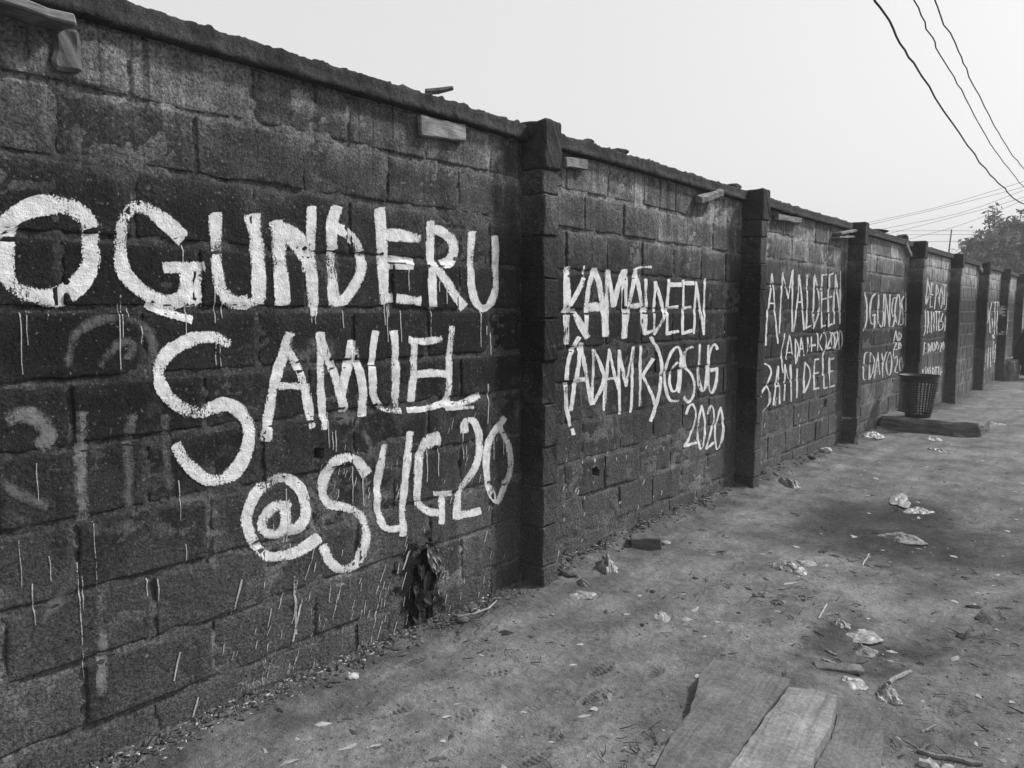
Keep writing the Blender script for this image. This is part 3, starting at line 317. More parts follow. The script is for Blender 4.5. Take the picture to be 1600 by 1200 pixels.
 ('0','w',[[(9.26,1.294,-0.024,0.002),(9.201,1.193,-0.0242,0.0009),(9.265,1.073,-0.0149,-0.0051),(9.353,1.151,0.0248,-0.0016),(9.313,1.264,0.0242,0.0006),(9.26,1.294,0.0214,0.0029)]]),
 ('B','w',[[(6.97,1.029,-0.0111,-0.0065),(7.1,0.992,-0.0184,-0.0037),(7.137,0.93,-0.0226,0.0026),(7.05,0.827,-0.0224,0.0022),(7.12,0.755,-0.0224,0.0006),(7.129,0.651,-0.0221,0.0045),(6.991,0.586,-0.0186,0.0067)],[(7.051,0.815,-0.0185,0.0063),(6.93,0.759,-0.0203,0.005),(6.905,0.689,-0.0217,0.0017),(6.96,0.583,-0.0216,0.0007)]]),
 ('A','w',[[(7.314,0.981,-0.0235,0.0026),(7.262,0.818,-0.0233,0.0027),(7.229,0.623,-0.0233,0.003)],[(7.314,0.981,-0.0235,0.0007),(7.363,0.81,-0.0238,0.0013),(7.397,0.62,-0.0241,0.0019)],[(7.247,0.794,0.0064,-0.0088),(7.382,0.796,0.0066,-0.009)]]),
 ('M','w',[[(7.502,0.989,-0.0211,0.0013),(7.517,0.641,-0.0212,0.002)],[(7.502,0.989,-0.0204,-0.0006),(7.604,0.844,0.0007,-0.0077),(7.662,0.98,-0.0214,0.0001),(7.716,0.61,-0.0221,0.0019)]]),
 ('I','w',[[(7.871,0.924,-0.0227,0.0015),(7.881,0.635,-0.0228,0.0022)]]),
 ('D','w',[[(8.077,0.972,-0.0256,0.0015),(8.089,0.67,-0.0257,0.0023)],[(8.075,0.985,-0.0204,-0.0039),(8.222,0.91,-0.0251,-0.001),(8.256,0.786,-0.0263,0.0035),(8.108,0.669,-0.0242,0.0054)]]),
 ('E','w',[[(8.397,0.996,-0.0272,0.0017),(8.391,0.68,-0.0273,0.0025)],[(8.397,0.996,0.0048,-0.0091),(8.544,0.996,0.005,-0.0092)],[(8.393,0.845,0.0084,-0.0091),(8.54,0.85,0.0087,-0.0092)],[(8.391,0.68,0.0076,-0.0093),(8.559,0.681,0.0078,-0.0094)]]),
 ('L','w',[[(8.674,0.997,-0.0264,0.0012),(8.713,0.669,-0.0267,0.0021)],[(8.714,0.662,0.0094,-0.0088),(8.847,0.666,0.0097,-0.0089)]]),
 ('E','w',[[(8.899,0.986,-0.0275,0.0013),(8.939,0.659,-0.0278,0.0021)],[(8.901,0.972,0.0086,-0.0087),(9.062,0.979,0.0089,-0.0088)],[(8.918,0.834,0.0098,-0.0088),(9.056,0.84,0.01,-0.0089)],[(8.939,0.659,0.0108,-0.009),(9.125,0.667,0.0112,-0.0091)]]),
 ('2','f',[[(9.199,0.839,0.016,-0.0038),(9.267,0.872,-0.0076,-0.0046),(9.298,0.819,-0.0184,0.0019),(9.214,0.72,-0.0181,0.0008),(9.335,0.726,0.0076,-0.0057)]]),
 ('0','f',[[(9.368,0.852,-0.0187,0.0012),(9.375,0.701,-0.0178,-0.0004),(9.453,0.771,0.019,-0.0013),(9.368,0.852,0.0177,0.0006)]]),
 ('O','w',[[(10.197,1.736,-0.0333,-0.0023),(10.304,1.603,-0.0345,-0.0009),(10.335,1.403,-0.0349,0.0014),(10.212,1.268,-0.0333,0.0033)]]),
 ('G','w',[[(10.7,1.737,-0.0291,0.0059),(10.528,1.678,-0.0344,0.0028),(10.462,1.531,-0.0357,0.0002),(10.547,1.368,-0.034,-0.0026),(10.703,1.35,-0.0122,-0.0091)],[(10.593,1.458,0.0076,-0.0097),(10.777,1.466,0.0078,-0.0099)],[(10.714,1.466,-0.0371,0.0006),(10.711,1.3,-0.0372,0.0011)]]),
 ('U','w',[[(10.86,1.715,-0.0379,-0.0003),(10.875,1.44,-0.0379,-0.0002),(10.992,1.313,-0.0308,-0.0054),(11.116,1.354,0.0394,-0.0017),(11.116,1.728,0.0394,0.0002)]]),
 ('N','w',[[(11.215,1.73,-0.0333,-0.0002),(11.221,1.318,-0.0335,0.0008)],[(11.217,1.721,-0.0328,-0.0016),(11.494,1.314,-0.0343,-0.0006)],[(11.452,1.733,-0.0345,-0.0004),(11.494,1.314,-0.0348,0.0007)]]),
 ('G','w',[[(11.778,1.694,-0.0017,0.0089),(11.635,1.692,-0.0332,0.003),(11.587,1.569,-0.0352,0.0001),(11.647,1.436,-0.0311,-0.0038),(11.782,1.48,-0.036,-0.0006),(11.706,1.311,-0.0348,0.0031),(11.601,1.304,-0.0127,0.0086)]]),
 ('O','w',[[(11.877,1.749,-0.0399,0.0012),(11.765,1.569,-0.0397,0.0006),(11.835,1.39,-0.0392,-0.0015),(11.995,1.325,0.0381,-0.0047),(12.069,1.525,0.0415,-0.0002),(11.952,1.742,0.0404,0.0015)]]),
 ('S','w',[[(12.22,1.728,-0.0395,0.0035),(12.084,1.644,-0.0416,0.0),(12.227,1.498,-0.0421,-0.0009),(12.258,1.34,-0.0422,0.0025),(12.11,1.315,-0.0267,0.0084)]]),
 ('I','w',[[(12.327,1.776,-0.039,-0.0006),(12.401,1.311,-0.0396,0.0006)]]),
 ('smudge','f',[[(10.617,1.31,-0.0457,0.0018),(10.602,1.22,-0.0457,0.0021)],[(10.867,1.298,-0.0472,0.0028),(10.844,1.248,-0.0471,0.003)]]),
 ('A','w',[[(11.828,1.237,-0.0308,0.002),(11.746,1.095,-0.0305,0.0023)],[(11.828,1.237,-0.0303,-0.0008),(11.966,1.089,-0.0309,-0.0005)]]),
 ('D','w',[[(12.017,1.215,-0.0319,0.0007),(12.04,1.096,-0.032,0.0009)],[(12.017,1.215,-0.0257,-0.0038),(12.179,1.157,-0.0327,0.0008),(12.04,1.096,-0.0286,0.0047)]]),
 ('2','w',[[(11.751,1.068,0.0017,-0.009),(11.934,1.063,-0.0367,0.0002),(11.803,0.985,-0.0361,0.0004),(11.989,0.969,-0.0056,-0.0088)]]),
 ('0','w',[[(12.085,1.058,-0.0379,0.0022),(12.063,0.976,-0.0331,-0.0029),(12.21,0.998,0.0372,-0.0043),(12.161,1.055,0.0335,0.0031),(12.085,1.058,-0.0018,0.0093)]]),
 ('E','w',[[(10.428,0.996,-0.026,0.0068),(10.289,0.953,-0.0318,0.0027),(10.302,0.677,-0.0319,0.0014),(10.424,0.645,-0.0185,-0.006)],[(10.278,0.833,0.0066,-0.0091),(10.454,0.831,0.0068,-0.0093)]]),
 ('D','w',[[(10.55,0.975,-0.0333,0.0016),(10.573,0.643,-0.0335,0.0025)],[(10.549,0.983,-0.0285,-0.0032),(10.748,0.883,-0.0336,0.0001),(10.742,0.732,-0.0338,0.0041),(10.573,0.643,-0.0306,0.0062)]]),
 ('A','w',[[(10.924,0.959,-0.0352,0.0027),(10.819,0.643,-0.0347,0.0035)],[(10.924,0.959,-0.035,0.0006),(11.07,0.669,-0.0359,0.0014)],[(10.858,0.784,0.0084,-0.0096),(11.018,0.784,0.0086,-0.0097)]]),
 ('Y','w',[[(11.121,0.942,-0.0352,-0.0005),(11.242,0.815,-0.0359,-0.0002)],[(11.386,0.957,-0.0367,0.0043),(11.213,0.791,-0.0367,0.0034),(11.242,0.624,-0.0371,0.0024)]]),
 ('O','w',[[(11.526,0.943,-0.0376,0.0042),(11.41,0.824,-0.038,0.0028),(11.471,0.671,-0.0369,-0.0),(11.619,0.626,0.0348,-0.0072),(11.7,0.765,0.0397,-0.0024),(11.599,0.931,0.0378,0.0004),(11.526,0.943,0.0157,0.0081)]]),
 ('apostrophe','w',[[(11.766,0.987,-0.0327,0.002),(11.749,0.888,-0.0326,0.0022)]]),
 ('2','w',[[(11.828,0.849,0.0234,-0.0084),(11.971,0.869,-0.0252,-0.0053),(12.023,0.794,-0.0376,0.0031),(11.9,0.663,-0.0369,0.0017),(12.091,0.633,-0.0125,-0.0078)]]),
 ('0','w',[[(12.24,0.848,-0.0377,0.0044),(12.142,0.76,-0.0384,0.0024),(12.242,0.642,-0.0229,-0.0059),(12.344,0.711,0.0394,-0.0031),(12.282,0.827,0.0384,-0.0005),(12.24,0.848,0.0339,0.0026)]]),
 ('D','w',[[(13.734,2.024,-0.0399,-0.0006),(13.681,1.649,-0.0397,0.0003)],[(13.737,2.014,-0.039,-0.0027),(13.922,1.836,-0.0409,-0.0004),(13.732,1.629,-0.0392,0.0018)]]),
 ('E','w',[[(14.038,1.962,-0.0414,-0.0007),(14.032,1.58,-0.0415,0.0003)],[(14.038,1.962,-0.0166,-0.0083),(14.24,1.947,-0.017,-0.0084)],[(14.031,1.787,-0.008,-0.0087),(14.231,1.78,-0.0082,-0.0088)],[(14.032,1.58,0.0121,-0.0085),(14.227,1.591,0.0124,-0.0086)]]),
 ('P','w',[[(14.445,1.942,-0.0435,-0.0004),(14.386,1.56,-0.0433,0.0006)],[(14.442,1.952,-0.041,-0.0037),(14.624,1.85,-0.0445,-0.0004),(14.436,1.772,-0.0389,0.0038)]]),
 ('O','w',[[(14.822,1.908,-0.0453,0.0003),(14.717,1.691,-0.045,-0.0005),(14.911,1.562,0.0314,-0.007),(15.027,1.749,0.0467,0.0007),(14.822,1.908,0.0442,0.0028)]]),
 ('T','w',[[(14.97,1.967,-0.0052,-0.0093),(15.306,1.964,-0.0054,-0.0095)],[(15.137,1.96,-0.0472,-0.0009),(15.166,1.64,-0.0475,-0.0)]]),
 ('U','w',[[(15.399,1.833,-0.0487,-0.0),(15.351,1.585,-0.0481,0.0016),(15.193,1.54,-0.0396,0.0056)]]),
 ('S','w',[[(13.707,1.537,-0.0398,-0.0001),(13.773,1.251,-0.0403,0.0013),(13.66,1.131,-0.039,0.003)]]),
 ('A','w',[[(13.904,1.507,-0.0409,0.0003),(13.936,1.166,-0.0412,0.0011)],[(13.904,1.507,-0.0405,-0.0007),(14.102,1.183,-0.0416,0.0001)],[(13.897,1.332,0.0021,-0.0088),(14.092,1.33,0.0021,-0.0089)]]),
 ('M','w',[[(14.15,1.497,-0.0421,0.0),(14.229,1.17,-0.0426,0.0009)],[(14.15,1.497,-0.0412,-0.0014),(14.281,1.37,0.0022,-0.009),(14.351,1.496,-0.0426,-0.001),(14.427,1.187,-0.0436,0.0008)]]),
 ('T','w',[[(14.551,1.518,-0.0442,-0.0),(14.632,1.194,-0.0447,0.0008)],[(14.45,1.507,0.0022,-0.009),(14.926,1.507,0.0024,-0.0093)]]),
 ('E','w',[[(14.767,1.496,-0.0454,0.0002),(14.818,1.191,-0.0457,0.001)],[(14.806,1.344,0.0024,-0.0093),(14.968,1.342,0.0024,-0.0094)],[(14.818,1.191,0.0148,-0.0092),(15.005,1.198,0.0152,-0.0093)]]),
 ('S','w',[[(15.099,1.474,-0.0459,0.0028),(14.963,1.364,-0.0462,-0.0002),(15.202,1.295,-0.0475,-0.0001),(15.061,1.197,-0.0454,0.0038)]]),
 ('1','w',[[(15.339,1.417,-0.0485,0.0007),(15.345,1.181,-0.0487,0.0014)]]),
 ('E','w',[[(13.736,1.006,-0.0378,0.0017),(13.729,0.831,-0.0378,0.0021)],[(13.688,1.007,0.0019,-0.0082),(13.879,1.001,0.0019,-0.0083)],[(13.71,0.914,0.011,-0.0084),(13.898,0.918,0.0112,-0.0085)],[(13.729,0.831,0.0186,-0.0082),(13.915,0.844,0.0191,-0.0082)]]),
 ('D','w',[[(14.027,0.986,-0.0392,0.0013),(14.061,0.838,-0.0394,0.0016)],[(14.027,0.986,-0.0342,-0.0026),(14.19,0.918,-0.04,0.0014),(14.061,0.838,-0.0376,0.0045)]]),
 ('A','w',[[(14.298,0.988,-0.0405,0.0022),(14.258,0.841,-0.0403,0.0025)],[(14.323,0.987,-0.0398,-0.0),(14.46,0.843,-0.0405,0.0003)]]),
 ('Y','w',[[(14.474,0.993,-0.0386,-0.0015),(14.595,0.925,-0.0391,-0.0014)],[(14.681,0.998,-0.0419,0.0031),(14.561,0.85,-0.0414,0.0034)]]),
 ('O','w',[[(14.79,0.984,-0.0415,0.004),(14.7,0.921,-0.0425,0.0023),(14.767,0.864,0.0022,-0.0088),(14.888,0.915,0.0435,-0.0023),(14.79,0.984,0.0411,0.0009)]]),
 ('2','w',[[(15.011,0.966,-0.0177,-0.0074),(15.125,0.951,-0.0447,0.0014),(15.048,0.82,-0.0443,0.0018),(15.16,0.816,0.0024,-0.0091)]]),
 ('0','w',[[(15.285,0.98,-0.045,0.0032),(15.221,0.903,-0.0452,0.0016),(15.324,0.832,0.0024,-0.0091),(15.363,0.898,0.0459,-0.0016),(15.285,0.98,0.0447,-0.0001)]]),
 ('A','w',[[(13.738,0.584,-0.0378,0.0034),(13.675,0.453,-0.0375,0.0037)],[(13.738,0.584,-0.0374,0.0011),(13.839,0.453,-0.0379,0.0015)]]),
 ('M','w',[[(13.923,0.604,-0.0388,0.0022),(13.957,0.455,-0.039,0.0025)],[(13.923,0.604,-0.0372,0.0001),(14.041,0.513,0.002,-0.0086),(14.119,0.593,-0.0371,-0.0006),(14.155,0.443,-0.04,0.0026)]]),
 ('I','w',[[(14.292,0.594,-0.0406,0.0022),(14.332,0.431,-0.0408,0.0027)]]),
 ('D','w',[[(14.475,0.573,-0.0415,0.0023),(14.512,0.419,-0.0417,0.0027)],[(14.475,0.573,-0.0362,-0.0018),(14.648,0.498,-0.0424,0.0025),(14.512,0.419,-0.0398,0.0056)]]),
 ('E','w',[[(14.738,0.559,-0.0428,0.0024),(14.777,0.402,-0.0431,0.0028)],[(14.738,0.559,0.0022,-0.0089),(14.873,0.551,0.0023,-0.009)],[(14.758,0.48,0.0022,-0.0089),(14.866,0.474,0.0023,-0.009)]]),
 ('L','w',[[(14.982,0.545,-0.0441,0.0025),(15.023,0.386,-0.0443,0.0029)]]),
 ('E','w',[[(15.18,0.522,-0.0451,0.0032),(15.162,0.377,-0.0451,0.0036)],[(15.142,0.457,0.0024,-0.0091),(15.312,0.447,0.0024,-0.0092)]]),
 ('stroke','f',[[(16.902,1.213,-0.0475,0.0011),(16.921,1.016,-0.0476,0.0015)]]),
 ('stroke','f',[[(17.177,1.209,-0.0489,0.0011),(17.197,1.009,-0.049,0.0016)]]),
 ('stroke','f',[[(17.568,1.203,-0.0509,0.0011),(17.589,0.999,-0.051,0.0016)]]),
 ('stroke','f',[[(17.976,1.197,-0.053,0.0012),(17.998,0.989,-0.0532,0.0017)]]),
 ('stroke','f',[[(18.283,1.192,-0.0546,0.0012),(18.306,0.981,-0.0548,0.0018)]]),
 ('M','f',[[(16.925,0.461,-0.0478,0.0031),(16.93,0.262,-0.0479,0.0036)],[(16.925,0.461,-0.0462,0.0007),(17.072,0.353,-0.0469,0.001)]]),
 ('I','f',[[(17.202,0.446,-0.0492,0.0031),(17.208,0.244,-0.0493,0.0037)],[(17.202,0.446,-0.0475,0.0008),(17.354,0.336,-0.0483,0.001)]]),
 ('D','f',[[(17.487,0.43,-0.0507,0.0032),(17.493,0.225,-0.0508,0.0038)],[(17.487,0.43,-0.0489,0.0008),(17.643,0.319,-0.0497,0.0011)]]),
 ('E','f',[[(17.781,0.414,-0.0522,0.0033),(17.787,0.206,-0.0523,0.0039)],[(17.781,0.414,-0.0504,0.0009),(17.942,0.301,-0.0512,0.0012)]]),
 ('L','f',[[(18.121,0.395,-0.054,0.0034),(18.129,0.184,-0.0541,0.004)],[(18.121,0.395,-0.0521,0.0009),(18.288,0.28,-0.053,0.0012)]]),
 ('J','w',[[(20.015,1.706,-0.0683,-0.001),(20.252,1.32,-0.0703,0.0012),(20.006,1.237,-0.0632,0.0055)]]),
 ('E','w',[[(20.625,1.711,-0.072,0.0013),(20.433,1.464,-0.0713,0.0007),(20.648,1.024,-0.0698,-0.001),(20.917,1.211,0.0745,-0.0019),(20.727,1.448,0.0727,0.0005)]]),
 ('T','w',[[(21.168,1.716,-0.0759,-0.0003),(21.309,0.979,-0.0771,0.0021)],[(20.869,1.713,0.0187,-0.0107),(21.366,1.733,0.0196,-0.0109)]]),
 ('O','w',[[(21.58,1.72,-0.0786,-0.0003),(21.708,1.017,-0.0795,0.0014),(21.989,0.98,0.0805,-0.0044),(22.072,1.305,0.0821,-0.0009),(21.791,1.722,0.0797,0.0011)]]),
 ('A','w',[[(20.138,0.632,-0.0698,0.0035),(20.113,0.2,-0.0698,0.0048)]]),
 ('D','w',[[(20.499,0.661,-0.072,0.0031),(20.571,0.217,-0.0727,0.0045)]]),
 ('A','w',[[(20.84,0.649,-0.0741,0.0028),(20.997,0.238,-0.0753,0.0041)]]),
 ('M','w',[[(21.233,0.785,-0.0767,0.0028),(21.281,0.405,-0.0772,0.0041)]]),
 ('S','w',[[(21.575,0.698,-0.079,0.0031),(21.625,0.312,-0.0795,0.0045)]]),
 ('smudge','w',[[(21.066,0.955,-0.1529,-0.0081),(21.293,0.889,-0.1559,-0.0077)]]),
 ('T','w',[[(26.538,1.856,-0.1071,-0.0012),(26.884,1.041,-0.11,0.0019)]]),
 ('arc','f',[[(1.007,1.332,0.014,-0.0033),(1.022,1.406,0.0128,-0.0068),(1.068,1.459,0.0079,-0.0129),(1.133,1.484,0.0019,-0.0157),(1.209,1.483,-0.0043,-0.0159),(1.264,1.452,-0.0123,-0.0116),(1.289,1.397,-0.0165,-0.0038),(1.29,1.332,-0.017,-0.0003)]]),
 ('arc','f',[[(1.109,1.326,0.0123,-0.0096),(1.145,1.376,0.0111,-0.0112),(1.184,1.405,0.0028,-0.016),(1.22,1.391,-0.0154,-0.0054),(1.203,1.348,-0.015,0.0061)]]),
 ('bar','g',[[(1.042,1.176,-0.0206,0.0021),(1.037,1.081,-0.0206,0.0032),(1.029,0.986,-0.0206,0.0033),(1.028,0.9,-0.0207,0.0021),(1.032,0.819,-0.0208,0.002)]]),
 ('arc','g',[[(0.831,1.178,0.0038,-0.0235),(0.881,1.187,-0.004,-0.0236),(0.926,1.153,-0.0155,-0.0166),(0.943,1.114,-0.0219,0.0056),(0.915,1.083,-0.0161,0.0179)]]),
 ('slash','f',[[(0.782,1.026,-0.0107,-0.0102),(0.83,0.958,-0.0097,-0.0118),(0.878,0.918,-0.0072,-0.0145),(0.924,0.889,-0.0065,-0.0153)]]),
 ('bar','f',[[(1.206,1.148,-0.0167,0.0057),(1.186,1.073,-0.0171,0.0035),(1.185,0.961,-0.0173,0.0025),(1.179,0.838,-0.0173,0.0034)]]),
 ('bar','f',[[(1.323,1.136,-0.0186,0.0011),(1.324,0.938,-0.0187,0.0016),(1.333,0.819,-0.0188,0.0014)]]),
 ('bar','g',[[(1.074,0.582,-0.0174,0.0044),(1.07,0.426,-0.0175,0.0055),(1.062,0.254,-0.0175,0.0071),(1.055,0.204,-0.0173,0.0086)]]),
 ('slash','f',[[(1.013,0.676,-0.015,0.0134),(0.966,0.602,-0.0141,0.0144),(0.893,0.512,-0.013,0.0151)]]),
 ('smudge','f',[[(1.05,0.781,-0.0002,-0.0284),(1.143,0.764,0.0041,-0.0296),(1.187,0.779,0.0124,-0.0286)]]),
 ('arc','f',[[(2.111,0.939,0.0163,-0.0126),(2.161,0.984,0.0071,-0.017),(2.226,0.959,-0.0159,-0.0104),(2.262,0.89,-0.0223,0.0006),(2.245,0.834,-0.0218,0.0068)]]),
 ('smudge','f',[[(2.058,1.058,-0.0041,-0.0329),(2.145,1.043,-0.0092,-0.0325),(2.198,1.02,-0.0169,-0.0303)]]),
 ('smudge','f',[[(1.903,1.315,0.0254,-0.034),(1.974,1.352,0.0102,-0.0396),(2.066,1.34,-0.0065,-0.0408)]]),
 ('smudge','f',[[(1.303,0.837,-0.002,-0.023),(1.411,0.811,0.0019,-0.0243),(1.513,0.821,0.0066,-0.0249)]]),
 ('smudge','f',[[(1.164,0.511,0.0012,-0.0256),(1.276,0.489,-0.0011,-0.0258),(1.347,0.456,-0.0054,-0.0247)]]),
 ('bar','f',[[(1.49,0.627,-0.0155,0.0037),(1.485,0.503,-0.0155,0.0046),(1.475,0.393,-0.0155,0.0054)]]),
 ('bar','f',[[(3.316,1.016,-0.0341,0.0023),(3.328,0.815,-0.0344,0.0035)]]),
 ('arc','f',[[(4.055,1.153,-0.0151,0.0097),(3.941,1.1,-0.0209,0.003),(4.014,0.974,-0.0193,-0.0038),(4.165,0.836,-0.0188,-0.005)]]),
 ('bar','f',[[(3.949,1.067,-0.021,0.0001),(3.995,0.854,-0.0214,0.0009)]]),
]
DRIPS = [(0.88,1.505,1.314,0.0015),(0.898,1.51,1.404,0.0015),(0.959,1.505,1.472,0.0016),(1.187,1.563,1.42,0.0018),(1.177,1.534,1.295,0.0018),(1.412,1.744,1.682,0.002),(1.412,1.542,1.418,0.002),(1.528,1.594,1.466,0.0022),(1.555,1.543,1.485,0.0022),(1.526,1.395,1.308,0.0022),(1.543,1.395,1.301,0.0022),(1.206,1.528,1.487,0.0018),(1.252,1.457,1.398,0.0019),(2.361,1.543,1.447,0.0029),(2.375,1.535,1.368,0.0029),(2.383,1.543,1.484,0.0029),(2.656,1.529,1.385,0.0033),(3.018,1.512,1.325,0.0038),(2.506,1.708,1.578,0.0031),(2.124,1.511,1.437,0.0026),(1.961,1.511,1.463,0.0024),(1.98,1.511,1.456,0.0024),(2.459,1.512,1.367,0.003),(2.707,1.655,1.604,0.0033),(2.758,1.639,1.546,0.0034),(3.068,1.431,1.385,0.0039),(3.103,1.394,1.274,0.0039),(2.112,0.851,0.794,0.0026),(2.161,0.82,0.649,0.0027),(2.219,0.795,0.63,0.0028),(1.815,0.782,0.559,0.0023),(1.748,0.709,0.617,0.0022),(2.617,0.851,0.671,0.0033),(2.699,0.875,0.688,0.0034),(2.878,0.923,0.744,0.0036),(3.127,0.848,0.706,0.004),(3.205,0.8,0.723,0.0041),(1.801,0.597,0.561,0.0023),(1.828,0.547,0.514,0.0023),(2.051,0.989,0.914,0.0025),(2.069,0.994,0.903,0.0026),(3.074,1.123,0.91,0.0039),(2.03,1.081,0.924,0.0025),(0.902,1.03,0.909,0.0012),(0.841,0.794,0.641,0.0011),(0.924,0.723,0.639,0.0012),(1.062,0.806,0.578,0.0013),(1.364,0.895,0.737,0.0016),(1.38,0.654,0.583,0.0016),(1.007,0.678,0.281,0.0017),(1.019,0.639,0.511,0.0017),(1.23,0.563,0.501,0.0019),(1.268,0.553,0.471,0.002),(0.87,0.646,0.512,0.0015)]
